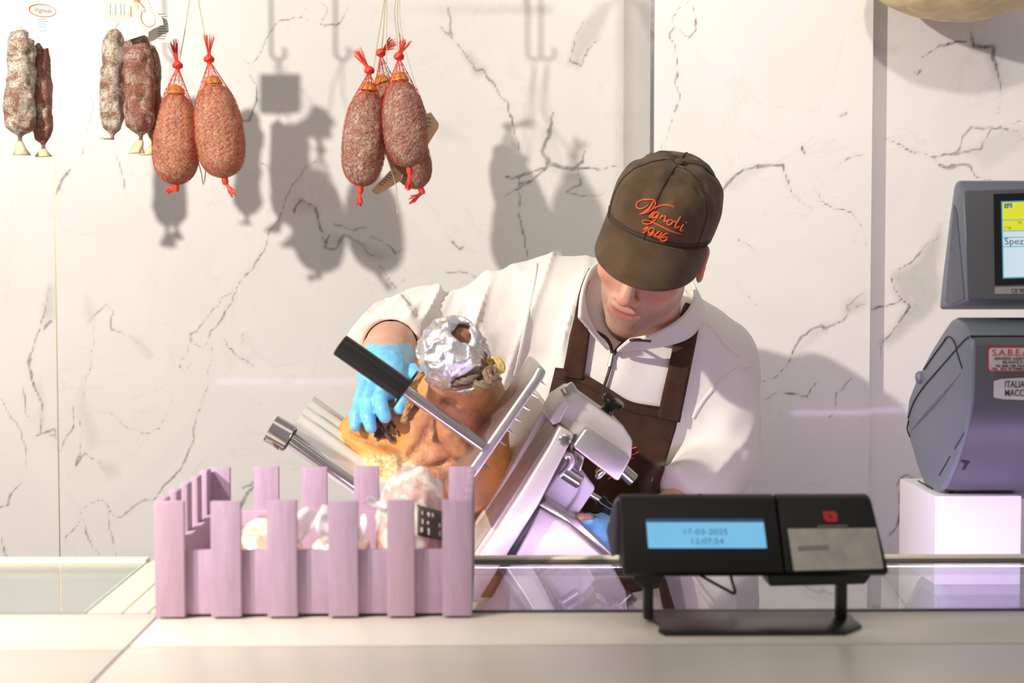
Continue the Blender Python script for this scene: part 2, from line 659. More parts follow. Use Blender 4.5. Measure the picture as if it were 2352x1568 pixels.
C_MAIN = [
    ([(1420, 0), (1375, 12), (1342, 45), (1318, 100), (1305, 145), (1325, 158), (1345, 115), (1375, 92), (1400, 40)], 0.75),
    ([(1060, 122), (1090, 165), (1110, 170), (1120, 158), (1095, 145), (1075, 125)], 0.9),
    ([(745, 565), (770, 545), (860, 560), (905, 590), (860, 592), (790, 565)], 0.6),
    ([(198, 680), (200, 745), (216, 740), (206, 690)], 0.5), ([(190, 870), (182, 950), (200, 1030), (225, 1020), (205, 940)], 0.35),
    ([(232, 1062), (250, 1095), (278, 1088), (270, 1065)], 0.45), ([(300, 770), (335, 820), (350, 818), (320, 775)], 0.4),
    ([(1265, 385), (1290, 410), (1330, 415), (1325, 385)], 0.5), ([(1245, 300), (1262, 300), (1268, 375), (1250, 350)], 0.4),
    ([(680, 460), (690, 490), (725, 480)], 0.7), ([(1000, 280), (1050, 300), (1080, 330), (1010, 320)], 0.3),
]
V_LEFT = [
    ([(115, 660), (100, 720), (90, 760), (65, 830), (75, 880), (95, 930), (95, 990), (130, 1010), (138, 1040)], 3.2),
    ([(0, 910), (40, 980), (60, 1030), (65, 1080)], 3.0), ([(55, 890), (55, 950), (62, 970)], 3.0),
    ([(0, 1160), (18, 1158), (30, 1125), (55, 1105)], 4.0), ([(0, 1235), (10, 1265), (30, 1298)], 4.0),
    ([(100, 760), (118, 735)], 4.0), ([(85, 1000), (120, 985), (132, 1015)], 4.0),
]
C_LEFT = [([(112, 655), (95, 700), (97, 745), (125, 725), (126, 660)], 0.55), ([(85, 880), (95, 985), (100, 985), (97, 900)], 0.4)]
V_PIL = [
    ([(1590, 0), (1560, 20), (1545, 40), (1550, 60), (1540, 80), (1555, 110), (1560, 150), (1558, 215), (1548, 260), (1535, 310), (1515, 345)], 3.4),
    ([(1605, 0), (1600, 50), (1580, 90), (1550, 62)], 3.0), ([(1650, 470), (1665, 430), (1690, 400), (1730, 380), (1770, 375), (1800, 385), (1815, 420), (1840, 460), (1865, 475)], 4.4),
    ([(1985, 350), (1960, 360), (1940, 370), (1920, 385)], 3.0), ([(1870, 420), (1885, 460), (1920, 480), (1960, 490), (1985, 520), (1990, 570)], 3.2),
    ([(1990, 690), (1960, 710), (1940, 740), (1900, 760), (1880, 750), (1850, 770), (1830, 790), (1810, 830), (1780, 870), (1745, 880)], 4.4),
    ([(1940, 740), (1950, 700), (1980, 670)], 4.0), ([(1750, 920), (1800, 900), (1850, 910), (1880, 880)], 3.6),
    ([(1845, 340), (1850, 352)], 5.0), ([(1690, 545), (1720, 560), (1745, 585)], 3.0), ([(1690, 640), (1700, 665), (1740, 700)], 2.4),
    ([(1700, 1010), (1690, 1060), (1705, 1100)], 2.6), ([(1930, 270), (1945, 262)], 4.0), ([(1960, 870), (1920, 900), (1905, 960)], 3.0),
]
C_PIL = [([(1985, 680), (1945, 690), (1935, 730), (1960, 720), (1988, 700)], 0.7), ([(1660, 430), (1700, 400), (1740, 388), (1690, 430)], 0.4),
         ([(1900, 745), (1860, 770), (1820, 830), (1850, 800), (1905, 765)], 0.5)]
V_RIGHT = [
    ([(2030, 320), (2080, 345), (2140, 360), (2200, 350), (2250, 340), (2280, 300), (2352, 270)], 4.0),
    ([(2140, 360), (2160, 380), (2220, 375), (2240, 405), (2300, 420)], 5.0), ([(2200, 350), (2215, 310), (2240, 290), (2330, 300), (2352, 330)], 4.0),
    ([(2230, 75), (2240, 100), (2285, 110), (2288, 140), (2300, 190), (2295, 260)], 6.5), ([(2125, 132), (2160, 103), (2210, 93), (2235, 85)], 4.0),
    ([(2060, 1110), (2080, 1085), (2102, 1112)], 5.0), ([(2060, 1110), (2065, 1170), (2050, 1230), (2045, 1300)], 4.0),
    ([(2045, 640), (2052, 665), (2085, 700), (2062, 740), (2035, 790), (2030, 830)], 4.0), ([(2160, 540), (2120, 575), (2070, 612), (2045, 640)], 3.0),
    ([(1990, 715), (2040, 700), (2060, 690)], 4.0), ([(2105, 175), (2120, 160), (2100, 170)], 3.0),
]
C_RIGHT = [([(2165, 520), (2110, 590), (2050, 630), (2055, 670), (2080, 700), (2058, 740), (2030, 795), (2045, 800), (2085, 760), (2150, 690), (2160, 640)], 0.85),
           ([(2215, 345), (2240, 330), (2300, 300), (2352, 290), (2352, 340), (2260, 390)], 0.4),
           ([(2228, 72), (2248, 98), (2290, 108), (2300, 180), (2285, 170), (2270, 118), (2235, 105)], 0.8),
           ([(2005, 90), (2060, 105), (2060, 118), (2005, 112)], 0.4)]


def seg_dist(q, a, b):
    ab = b - a
    t = np.clip(((q - a) @ ab) / max(ab @ ab, 1e-9), 0, 1)
    return np.linalg.norm(q - a - t[:, None] * ab, axis=1)


def poly_sd(q, poly):
    d = np.full(len(q), 1e9)
    ins = np.zeros(len(q), dtype=bool)
    n = len(poly)
    for i in range(n):
        a, b = poly[i], poly[(i + 1) % n]
        d = np.minimum(d, seg_dist(q, a, b))
        c = ((a[1] > q[:, 1]) != (b[1] > q[:, 1])) & (q[:, 0] < (b[0] - a[0]) * (q[:, 1] - a[1]) / (b[1] - a[1] + 1e-12) + a[0])
        ins ^= c
    return np.where(ins, -d, d)


def marble_panel(name, x0, x1, D, veins, clouds, parent, seed=0, z1=2.75, thick=0.012):
    """A stone slab in the plane y = D with a vein distance field stored on its vertices."""
    h = 0.005
    xs = np.linspace(x0, x1, max(2, int((x1 - x0) / h)))
    zs = np.concatenate([np.linspace(0.0, 0.72, 6)[:-1], np.arange(0.72, 2.26, h), np.linspace(2.27, z1, 8)])
    X, Z = np.meshgrid(xs, zs, indexing='ij')
    q = np.stack([X.ravel(), Z.ravel()], 1)
    p3 = np.stack([q[:, 0], q[:, 0] * 0 + seed * 3.1, q[:, 1]], 1).astype(np.float32)
    wob = np.stack([vnoise(p3, 22, 1) * 0.008 + vnoise(p3, 70, 2) * 0.0035 + vnoise(p3, 160, 5) * 0.0015,
                    vnoise(p3, 22, 3) * 0.008 + vnoise(p3, 70, 4) * 0.0035 + vnoise(p3, 160, 6) * 0.0015], 1)
    qq = q + wob
    vein = np.full(len(q), 6.0)
    pxm = D / F
    for pts, w in veins:
        pw = [np.array((P(a, b, D).x, P(a, b, D).z)) for a, b in pts]
        ww = w * pxm * 0.72
        for i in range(len(pw) - 1):
            mid = (i + 0.5) / (len(pw) - 1)
            loc = ww * (0.65 + 0.7 * math.sin(math.pi * min(mid * 1.1, 1)))
            vein = np.minimum(vein, seg_dist(qq, pw[i], pw[i + 1]) / loc)
    cloud = np.zeros(len(q))
    for pts, s in clouds:
        pw = [np.array((P(a, b, D).x, P(a, b, D).z)) for a, b in pts]
        sd = poly_sd(qq, pw)
        cloud = np.maximum(cloud, s * np.clip(0.5 - sd / 0.02, 0, 1))
    n0, n1 = len(xs), len(zs)
    V = np.stack([q[:, 0], np.full(len(q), D), q[:, 1]], 1)
    I = np.arange(n0 * n1).reshape(n0, n1)
    Fq = np.stack([I[:-1, :-1], I[1:, :-1], I[1:, 1:], I[:-1, 1:]], -1).reshape(-1, 4)
    # back and sides
    b = len(V)
    z0_, zt = zs[0], zs[-1]
    V = np.concatenate([V, [(x0, D, z0_), (x1, D, z0_), (x1, D, zt), (x0, D, zt),
                            (x0, D + thick, z0_), (x1, D + thick, z0_), (x1, D + thick, zt), (x0, D + thick, zt)]])
    Fq = np.concatenate([Fq, np.array([(b + 4, b + 7, b + 6, b + 5), (b, b + 3, b + 7, b + 4), (b + 1, b + 5, b + 6, b + 2),
                                       (b + 3, b + 2, b + 6, b + 7), (b, b + 4, b + 5, b + 1)])])
    o = mesh_np(name, V, Fq, M_marble, parent, smooth=False)
    for nm, arr in (('vein', vein), ('cloud', cloud)):
        a = o.data.attributes.new(nm, 'FLOAT', 'POINT')
        full = np.full(len(V), 6.0 if nm == 'vein' else 0.0, dtype=np.float32)
        full[:len(arr)] = arr
        a.data.foreach_set('value', full)
    return o


# ------------------------------------------------------------------ the room
M_floor = plain('grey_floor_tile', (150, 146, 140), 0.5, 0, 0.05, 3)
M_plaster = plain('white_plaster', (226, 222, 216), 0.8, 0, 0.02, 4)
struct(box('floor', M_floor, -3.2, 3.2, -1.2, 3.6, -0.06, 0.0))
wall = struct(box('wall_back', M_plaster, -2.6, 2.6, WALL_D + 0.014, WALL_D + 0.1, 0, 2.8))
xs_l = P(129, 650, WALL_D).x
xs_m = P(1427, 300, WALL_D).x
marble_panel('panel', -2.6, xs_l - 0.0012, WALL_D, V_LEFT, C_LEFT, wall, 1)
marble_panel('panel', xs_l + 0.0012, xs_m + 0.01, WALL_D, V_MAIN, C_MAIN, wall, 2)
M_gold = metal_mat('brass_joint', (190, 168, 120), 0.4)
box('joint_strip', M_gold, xs_l - 0.0012, xs_l + 0.0012, WALL_D + 0.001, WALL_D + 0.01, 0, 2.75, wall)
# pillar: marble front, polished grey reveal on its left side
pil_x0, pil_x1 = P(1497, 200, PIL_D).x, P(2001, 500, PIL_D).x
pil = struct(box('wall_pillar', M_plaster, pil_x0 + 0.013, pil_x1 - 0.002, PIL_D + 0.0125, WALL_D + 0.013, 0, 2.75))
marble_panel('panel', pil_x0 + 0.004, pil_x1, PIL_D, V_PIL, C_PIL, pil, 3)
box('side_panel', M_marble_mirror, pil_x0 + 0.001, pil_x0 + 0.0125, PIL_D + 0.015, WALL_D - 0.001, 0, 2.75, pil)
box('edge_trim', M_steel, pil_x0 - 0.003, pil_x0 + 0.004, PIL_D - 0.001, PIL_D + 0.014, 0, 2.75, pil)
wr = struct(box('wall_right', M_plaster, pil_x1 - 0.002, 2.6, RW_D + 0.0125, WALL_D + 0.013, 0, 2.8))
marble_panel('panel', pil_x1 + 0.0005, 2.6, RW_D, V_RIGHT, C_RIGHT, wr, 4)

# ------------------------------------------------------------------ the serving counter
ZC = 1.2                       # counter top
GY0, GY1 = 1.522, 1.79         # glass strip, front and back
ctr = empty('serving_counter', (0, 1.3, 0))
tag(ctr, 'long white topped serving counter across the bottom with a glass strip behind', 'counter')
box('front_slab', M_white_counter, P(262, 1540, 1.33).x + 0.0012, 2.4, 1.382, GY0 - 0.006, ZC - 0.04, ZC, ctr, 0.0012)
box('front_slab', M_white_counter, P(262, 1540, 1.33).x + 0.0012, 2.4, 0.95, 1.3785, ZC - 0.04, ZC, ctr, 0.0012)
box('front_slab', M_white_counter, -2.4, P(262, 1540, 1.33).x - 0.0012, 1.372, GY0 - 0.006, ZC - 0.04, ZC, ctr, 0.0012)
box('front_slab', M_white_counter, -2.4, P(262, 1540, 1.33).x - 0.0012, 0.95, 1.3695, ZC - 0.04, ZC, ctr, 0.0012)
box('cabinet_front', M_white_plastic, -2.38, 2.38, 1.0, 1.5, 0.0, ZC - 0.042, ctr)
box('groove', M_grout, -2.39, 2.39, 0.96, GY0 - 0.01, ZC - 0.04, ZC - 0.0009, ctr)
box('seal', M_dark_seal, -0.2, 2.4, GY0 - 0.0058, GY0 + 0.001, ZC - 0.03, ZC + 0.0015, ctr)

tg = NT('counter_glass')                       # clear sheet glass: see-through with a Fresnel mirror on top
fr = tg.n('ShaderNodeFresnel')
gb = tg.n('ShaderNodeNewGeometry').outputs['Backfacing']
tg.l(tg.math('ADD', 1.5, tg.math('MULTIPLY', gb, 1 / 1.5 - 1.5)), fr.inputs['IOR'])   # thin pane: same Fresnel from both sides
gl = tg.n('ShaderNodeBsdfGlossy')
gl.inputs['Roughness'].default_value = 0.015
tr = tg.n('ShaderNodeBsdfTransparent')
tg.l(tg.ramp(tg.noise(3, 2), [(0.3, (0.86, 0.9, 0.89)), (0.7, (0.9, 0.93, 0.92))]), tr.inputs['Color'])
mx = tg.n('ShaderNodeMixShader')
tg.l(fr.outputs[0], mx.inputs[0])
tg.l(tr.outputs[0], mx.inputs[1])
tg.l(gl.outputs[0], mx.inputs[2])
tg.l(mx.outputs[0], tg.out.inputs['Surface'])
M_glass = tg.m
M_glass_edge = plain('green_glass_edge', (150, 178, 160), 0.2, 0, 0.05, 40)
xg = -0.4316
box('glass_pane', M_glass, -2.4, xg - 0.003, GY0 + 0.002, GY1, ZC - 0.007, ZC, ctr)
box('glass_edge', M_glass_edge, xg - 0.003, xg, GY0 + 0.002, GY1, ZC - 0.007, ZC + 0.0003, ctr)
xd = -0.275
for a, b in ((xg + 0.001, -0.3935), (-0.3915, -0.366), (-0.364, xd)):
    box('divider_board', M_beige, a, b, GY0 + 0.001, GY1 + 0.02, ZC - 0.02, ZC - 0.0005, ctr)
box('glass_pane', M_glass, xd + 0.002, 2.4, GY0 + 0.002, GY1, ZC - 0.007, ZC, ctr)
# back rails of the glass
box('rail', M_cream_trim, -2.4, xg + 0.0, GY1, GY1 + 0.022, ZC - 0.012, ZC + 0.004, ctr, 0.001)
box('rail', M_cream_trim, xd + 0.003, 2.4, GY1, GY1 + 0.014, ZC - 0.004, ZC + 0.006, ctr, 0.001)
box('rail_lip', plain('grey_lip', (120, 108, 104), 0.4), xd + 0.003, 2.4, GY1 - 0.004, GY1 - 0.0005, ZC + 0.0002, ZC + 0.003, ctr)
# lilac LED strip on the back of the rail, facing the work side
tl = NT('lilac_led')
tl.base((0.8, 0.7, 1, 1))
tl.set(emit=1.0)
tl.l(tl.ramp(tl.noise(2, 1), [(0.3, (0.72, 0.50, 1.0)), (0.7, (0.76, 0.54, 1.0))]), tl.b.inputs['Emission Color'])
tl.set(emit=42.0)
led = box('led_strip', tl.m, xd + 0.012, 2.0, GY1 + 0.0143, GY1 + 0.019, ZC - 0.004, ZC + 0.003, ctr)
box('led_strip', tl.m, -0.95, xg - 0.01, GY1 + 0.0225, GY1 + 0.0265, ZC - 0.004, ZC + 0.002, ctr)

# work bench behind the counter
bench = empty('work_bench', (0.1, 2.1, 0))
tag(bench, 'steel topped work bench behind the counter carrying the slicer and scale', 'bench')
box('bench_top', M_steel_brush, -1.3, 1.5, 1.84, 2.29, 0.86, 0.9, bench, 0.003)
for x in (-1.25, 0.1, 1.45):
    for y in (1.9, 2.24):
        box('leg', M_steel_brush, x - 0.02, x + 0.02, y - 0.02, y + 0.02, 0.0, 0.86, bench)

# ------------------------------------------------------------------ lilac picket crate with packed meat
def wood_mat(name, rgb, seed):
    t = NT(name)
    c = lin(rgb)
    oi = t.n('ShaderNodeObjectInfo').outputs['Random']
    mp = t.n('ShaderNodeMapping')
    mp.inputs['Scale'].default_value = (26, 26, 3)
    mp.inputs['Location'].default_value = (seed, seed * 2, 0)
    t.l(t.coord(), mp.inputs['Vector'])
    g = t.noise(6, 6, 0.6, 0.5, mp.outputs['Vector'])
    st = t.noise(14, 3, 0.5, 0.3)
    c1 = t.ramp(g, [(0.25, tuple(x * 0.84 for x in c[:3])), (0.75, tuple(min(1, x * 1.1) for x in c[:3]))])
    c1 = t.mix(t.math('MULTIPLY', t.math('SUBTRACT', oi, 0.5), 0.7, True), c1, lin((196, 160, 170)))
    f = t.ramp(st, [(0.62, (0, 0, 0)), (0.75, (1, 1, 1))])
    c1 = t.mix(t.math('MULTIPLY', f, 0.4), c1, lin((150, 120, 190)))
    t.base(c1)
    t.set(rough=0.62)
    t.bump(g, 0.25, 0.0005)
    return t.m


M_wood = wood_mat('lilac_stained_wood', (186, 157, 181), 0)
crate = empty('picket_crate', (-0.18, 1.63, ZC))
tag(crate, 'lilac wooden picket crate holding packed meat on the counter', 'crate')
CF, CB = 1.49, 1.764
cx0, cx1 = P(355, 1300, CF).x, P(1084, 1300, CF).x
CH = 0.1215
zb = ZC + 0.0025
tp = 0.0085
for a, b in ((355, 423), (484, 553), (613, 682), (754, 822), (889, 952), (1016, 1084)):
    x0, x1 = P(a, 1300, CF).x, P(b, 1300, CF).x
    box('picket', M_wood, x0, x1, CF, CF + tp, zb, zb + CH + random.uniform(-0.001, 0.001), crate, 0.0008)
for a, b in ((478, 528), (583, 640), (693, 751), (813, 870), (922, 980), (1031, 1088)):
    x0, x1 = P(a, 1120, CB - tp).x, P(b, 1120, CB - tp).x
    box('picket', M_wood, max(x0, cx0 + 0.001), min(x1, cx1 - 0.001), CB - tp, CB, zb, zb + CH + random.uniform(0, 0.002), crate, 0.0008)
zt = PZ(1262, CF + tp)
box('rail_board', M_wood, cx0 + 0.012, cx1 - 0.012, CF + tp, CF + tp + 0.008, zb + 0.001, zt, crate, 0.0008)
box('rail_board', M_wood, cx0 + 0.012, cx1 - 0.012, CB - tp - 0.008, CB - tp, zb + 0.001, PZ(1172, CB - tp - 0.008), crate, 0.0008)
for sx in (0, 1):
    xa = cx0 if sx == 0 else cx1 - tp
    xb = xa + tp
    xi = xb if sx == 0 else xa - 0.008
    box('rail_board', M_wood, xi, xi + 0.008, CF + tp + 0.008, CB - tp - 0.008, zb + 0.001, zt, crate, 0.0008)
    for k in range(5):
        y0 = CF + tp + 0.004 + k * (CB - CF - 2 * tp - 0.034) / 4
        box('picket', M_wood, xa, xb, y0, y0 + 0.026, zb, zb + CH, crate, 0.0008)
box('bottom_board', M_wood, cx0 + 0.012, cx1 - 0.012, CF + tp + 0.009, CB - tp - 0.009, zb + 0.0005, zb + 0.008, crate)


def meat_mat(name, meat, fat, seed, bal=0.5):
    t = NT(name)
    mp = t.n('ShaderNodeMapping')
    mp.inputs['Location'].default_value = (seed, seed, seed)
    t.l(t.coord(), mp.inputs['Vector'])
    n = t.noise(38, 4, 0.55, 1.2, mp.outputs['Vector'])
    n2 = t.noise(120, 4, 0.6, 0.4, mp.outputs['Vector'])
    c = t.ramp(n, [(bal - 0.1, lin(meat)), (bal + 0.06, lin(fat))])
    c = t.mix(t.math('MULTIPLY', n2, 0.3), c, lin((250, 240, 225)))
    t.base(c)
    t.set(rough=0.32, coat=0.9, coat_rough=0.08, sss=0.12)
    t.b.inputs['Subsurface Radius'].default_value = (0.01, 0.004, 0.002)
    t.bump(n, 0.5, 0.002)
    return t.m


tf = NT('clear_film')
tf.base(tf.ramp(tf.noise(40, 3), [(0.3, (0.9, 0.88, 0.9)), (0.7, (1, 0.98, 0.98))]))
tf.set(rough=0.12, alpha=0.42, coat=0.6)
M_film = tf.m


def pack(label, c, r, mat, seed, film_spots, M=None):
    root = empty('packed_meat', (c[0], c[1], c[2] - r[2]))
    tag(root, label, 'meat', 'packed meats in the lilac crate')

    def fn(p):
        d = ell(p, c, r, M)
        d = d + vnoise(p, 45, seed) * 0.006 + vnoise(p, 110, seed + 1) * 0.002
        return smax(d, (c[2] - r[2] * 0.93) - p[:, 2], 0.004)
    R = max(r) + 0.02
    sdf_obj('meat', fn, np.array(c) - R, np.array(c) + R, 0.0028, mat, root, 0.008)
    for (a, b, w, s2) in film_spots:
        a, b = Vector(a), Vector(b)
        n = 10
        V, Fq = [], []
        d = (b - a)
        side = Vector((1, 0.3, 0)).normalized()
        for i in range(n):
            for j in range(6):
                t, u = i / (n - 1), j / 5 - 0.5
                q = a + d * t + side * (u * w * (0.45 + 0.75 * math.sin(t * 2.2 + 0.3)))
                q += Vector((0, math.sin(u * 9 + s2) * 0.005 + math.sin(t * 7 + s2) * 0.004, math.sin(u * 7 + t * 5 + s2) * 0.003))
                V.append(q)
        for i in range(n - 1):
            for j in range(5):
                Fq.append((i * 6 + j, i * 6 + j + 1, (i + 1) * 6 + j + 1, (i + 1) * 6 + j))
        o = mesh_np('film_end', np.array([tuple(v) for v in V]), np.array(Fq), M_film, root)
        md = o.modifiers.new('thick', 'SOLIDIFY')
        md.thickness = 0.0006
    return root


M_meat1 = meat_mat('packed_ham_meat', (228, 158, 128), (250, 222, 196), 1.3, 0.48)
M_meat2 = meat_mat('packed_speck_meat', (214, 150, 124), (250, 236, 220), 4.7, 0.44)
M_meat3 = meat_mat('packed_salumi_meat', (214, 158, 150), (244, 232, 222), 9.1, 0.52)
zf = zb + 0.009
p1 = P(612, 1245, 1.6)
pack('pale pink packed meat behind the left front pickets of the crate', (p1.x, 1.61, zf + 0.036), (0.036, 0.05, 0.038), M_meat1, 3,
     [((p1.x + 0.025, 1.6, zf + 0.05), (p1.x + 0.058, 1.6, zf + 0.088), 0.03, 1.0)])
p2 = P(790, 1250, 1.6)
pack('small packed meat with crumpled film ends in the middle of the crate', (p2.x - 0.004, 1.615, zf + 0.031), (0.031, 0.045, 0.034), M_meat2, 5,
     [((p2.x - 0.012, 1.585, zf + 0.05), (p2.x - 0.014, 1.59, zf + 0.085), 0.028, 2.0), ((p2.x + 0.012, 1.6, zf + 0.045), (p2.x + 0.016, 1.6, zf + 0.078), 0.02, 0.4)])
p3 = P(948, 1200, 1.62)
mp3 = pack('large packed meat with a dark printed label at right of the crate', (p3.x, 1.635, zf + 0.062), (0.041, 0.055, 0.066), M_meat3, 8,
           [((p3.x - 0.026, 1.6, zf + 0.085), (p3.x - 0.046, 1.6, zf + 0.098), 0.02, 3.0)])
# printed label curved on the big pack
V, Fq = [], []
NL = 9
lp = []
for i in range(NL):
    for j in range(7):
        u, v = i / (NL - 1), j / 6
        ang = math.radians(-90 + 10 + u * 48)
        rr = 0.0455
        z = zf + 0.088 - v * 0.033 - (u - 0.5) * 0.012
        kz = math.sqrt(max(0.05, 1 - ((z - zf - 0.062) / 0.07) ** 2))
        V.append((p3.x + rr * kz * math.cos(ang), 1.635 + 0.0605 * kz * math.sin(ang), z))
for i in range(NL - 1):
    for j in range(6):
        Fq.append((i * 7 + j, i * 7 + j + 1, (i + 1) * 7 + j + 1, (i + 1) * 7 + j))
lab = mesh_np('label', np.array(V), np.array(Fq), plain('dark_label', (84, 74, 66), 0.4), mp3)
md = lab.modifiers.new('thick', 'SOLIDIFY')
md.thickness = 0.0012
md.offset = 0
lab['label'] = 'dark printed label'
mbt = MB()
for r_ in range(3):
    for c_ in range(5):
        if random.random() < 0.2:
            continue
        i = 1 + c_ * 1.45 + random.uniform(-0.25, 0.25)
        u, v = i / (NL - 1), 0.22 + r_ * 0.28
        ang = math.radians(-90 + 10 + u * 48)
        z = zf + 0.088 - v * 0.033 - (u - 0.5) * 0.012
        kz = math.sqrt(max(0.05, 1 - ((z - zf - 0.062) / 0.07) ** 2))
        q = Vector((p3.x + 0.0462 * kz * math.cos(ang), 1.635 + 0.0612 * kz * math.sin(ang), z))
        hw, hh = random.uniform(0.0007, 0.0018), random.uniform(0.0014, 0.0036)
        mbt.box(q.x - hw, q.x + hw, q.y - 0.0004, q.y + 0.0012, q.z - hh, q.z + hh)
mbt.build('print', M_paper, lab)

# ------------------------------------------------------------------ customer price display on the counter
M_pos = plain('black_textured_plastic', (16, 15, 14), 0.5, 0, 0.06, 20, 0.12, 900, spec=0.3)
pos = empty('customer_display', (P(1730, 1300, 1.45).x, 1.46, ZC))
tag(pos, 'black customer display with glowing blue screen standing on the counter', 'display')
yb, yt = 1.43, 1.482
zb2, zt2 = PZ(1316, yb), PZ(1139, yt)
xl, xr = P(1430, 1230, 1.455).x, P(2018, 1230, 1.455).x
xsm = P(1792, 1230, 1.455).x
sl = Vector((0, yt - yb, zt2 - zb2))
un = sl.normalized()
nn = Vector((0, -un.z, un.y))        # outward normal of the sloping face


def face_pt(px, py, off=0.0):
    """Point on the sloping display face seen at a pixel."""
    d = ray(px, py)
    o = Vector((0, 0, CAMZ))
    p0 = Vector((0, yb, zb2))
    t = (p0 - o).dot(nn) / d.dot(nn)
    return o + d * t + nn * off


def pos_body(x0, x1, dz=0.0, rr=0.0):
    pr = [Vector((0, yb, zb2)), Vector((0, yb + (yt - yb) * 0.93, zb2 + (zt2 - zb2) * 0.93)), Vector((0, yt + 0.003, zt2 - 0.0015)),
          Vector((0, yt + 0.012, zt2 + dz)), Vector((0, yt + 0.03, zt2 - 0.004)), Vector((0, yt + 0.04, zt2 - 0.02)), Vector((0, yt + 0.012, zb2 - 0.004)), Vector((0, yb + 0.01, zb2 - 0.006))]
    return MB().prism([p + Vector((x0, 0, 0)) for p in pr], (x1 - x0, 0, 0))


pos_body(xl, xsm - 0.0008).build('housing', M_pos, pos, 0.0015)
# right part leans outwards to a rounded end
pr = pos_body(xsm + 0.0008, xr)
for i, v in enumerate(pr.v):
    if v[0] > xsm + 0.01:
        k = (zt2 - v[2]) / (zt2 - zb2)
        pr.v[i] = (xr - 0.0015 + 0.006 * k, v[1], v[2])
pr.build('card_reader_housing', M_pos, pos, 0.003, segs=3)
tscr = NT('blue_lcd')
tscr.base((0.02, 0.05, 0.08, 1))
tscr.l(tscr.ramp(tscr.noise(12, 2), [(0.3, lin((112, 186, 228))), (0.7, lin((128, 198, 238)))]), tscr.b.inputs['Emission Color'])
tscr.set(emit=0.85, rough=0.2)
q = [face_pt(1484, 1194, 0.0004), face_pt(1753, 1194, 0.0004), face_pt(1761, 1259, 0.0004), face_pt(1489, 1259, 0.0004)]
scr = MB().prism(q, nn * 0.0006).build('screen', tscr.m, pos)
q = [face_pt(1484, 1192, 0.0004), face_pt(1753, 1192, 0.0004), face_pt(1754, 1200, 0.0004), face_pt(1485, 1200, 0.0004)]
MB().prism(q, nn * 0.0008).build('bezel_edge', plain('blue_bezel', (30, 84, 120), 0.3), scr)
M_lcd_ink = plain('lcd_ink', (70, 128, 172), 0.5)
o1 = face_pt(1620, 1228, 0.0014)
text_mesh('date_text', '17-03-2025', 0.0088, M_lcd_ink, o1, (1, 0, 0), un, scr, 'CENTER', 0.0001, 1.15)
o1 = face_pt(1624, 1250, 0.0014)
text_mesh('time_text', '12:07:54', 0.0088, M_lcd_ink, o1, (1, 0, 0), un, scr, 'CENTER', 0.0001, 1.15)
q = [face_pt(1809, 1215, 0.0004), face_pt(2012, 1213, 0.0004), face_pt(2029, 1306, 0.0004), face_pt(1823, 1311, 0.0004)]
stk = MB().prism(q, nn * 0.0006).build('sticker', plain('grubby_white_label', (176, 168, 158), 0.5, 0, 0.08, 60), pos)
q = [face_pt(1832, 1256, 0.0012), face_pt(1902, 1252, 0.0012), face_pt(1904, 1262, 0.0012), face_pt(1833, 1266, 0.0012)]
MB().prism(q, nn * 0.0002).build('print', plain('pale_grey_print', (140, 128, 124), 0.6), stk)
q = [face_pt(1889, 1175, 0.0004), face_pt(1917, 1175, 0.0004), face_pt(1922, 1182, 0.0004), face_pt(1923, 1199, 0.0004), face_pt(1900, 1199, 0.0004), face_pt(1892, 1192, 0.0004)]
MB().prism(q, nn * 0.0006).build('red_logo', plain('red_mark', (188, 16, 22), 0.45), pos)
q = [face_pt(1902, 1183, 0.0011), face_pt(1909, 1183, 0.0011), face_pt(1910, 1191, 0.0011), face_pt(1903, 1191, 0.0011)]
MB().prism(q, nn * 0.0002).build('logo_mark', plain('dark_red_mark', (120, 8, 12), 0.5), pos)
q = [face_pt(1878, 1206, 0.0004), face_pt(1946, 1205, 0.0004), face_pt(1947, 1211, 0.0004), face_pt(1876, 1213, 0.0004)]
MB().prism(q, nn * 0.0004).build('print', plain('grey_print', (96, 90, 84), 0.6), pos)
# brackets, legs, base plate
q = [P(1452, 1318, 1.45), P(1530, 1318, 1.45), P(1520, 1338, 1.45), P(1478, 1350, 1.45), P(1458, 1338, 1.45)]
MB().prism(q, (0, 0.035, 0)).build('bracket', M_black_plastic, pos, 0.002)
q = [P(1762, 1318, 1.45), P(2005, 1318, 1.45), P(1988, 1342, 1.45), P(1768, 1347, 1.45)]
MB().prism(q, (0, 0.04, 0)).build('bracket', M_black_plastic, pos, 0.002)
for a, b in ((1479, 1501), (1923, 1946)):
    q0, q1 = P(a, 1345, 1.47), P(b, 1345, 1.47)
    box('leg', M_black_plastic, q0.x, q1.x, 1.468, 1.482, ZC + 0.003, q0.z + 0.006, pos, 0.0015)
xa, xb = P(1480, 1415, 1.5).x, P(1946, 1415, 1.5).x
q = [(xa, 1.505, ZC + 0.0005), (xa, 1.48, ZC + 0.0005), (P(1516, 1440, 1.45).x, 1.45, ZC + 0.0005), (P(1513, 1460, 1.42).x, 1.425, ZC + 0.0005), (P(1527, 1470, 1.41).x, 1.411, ZC + 0.0005),
     (P(1942, 1470, 1.41).x, 1.411, ZC + 0.0005), (xb, 1.44, ZC + 0.0005), (xb, 1.505, ZC + 0.0005)]
MB().prism(q, (0, 0, 0.003)).build('base_plate', plain('dark_base', (30, 30, 31), 0.35), pos, 0.0008)
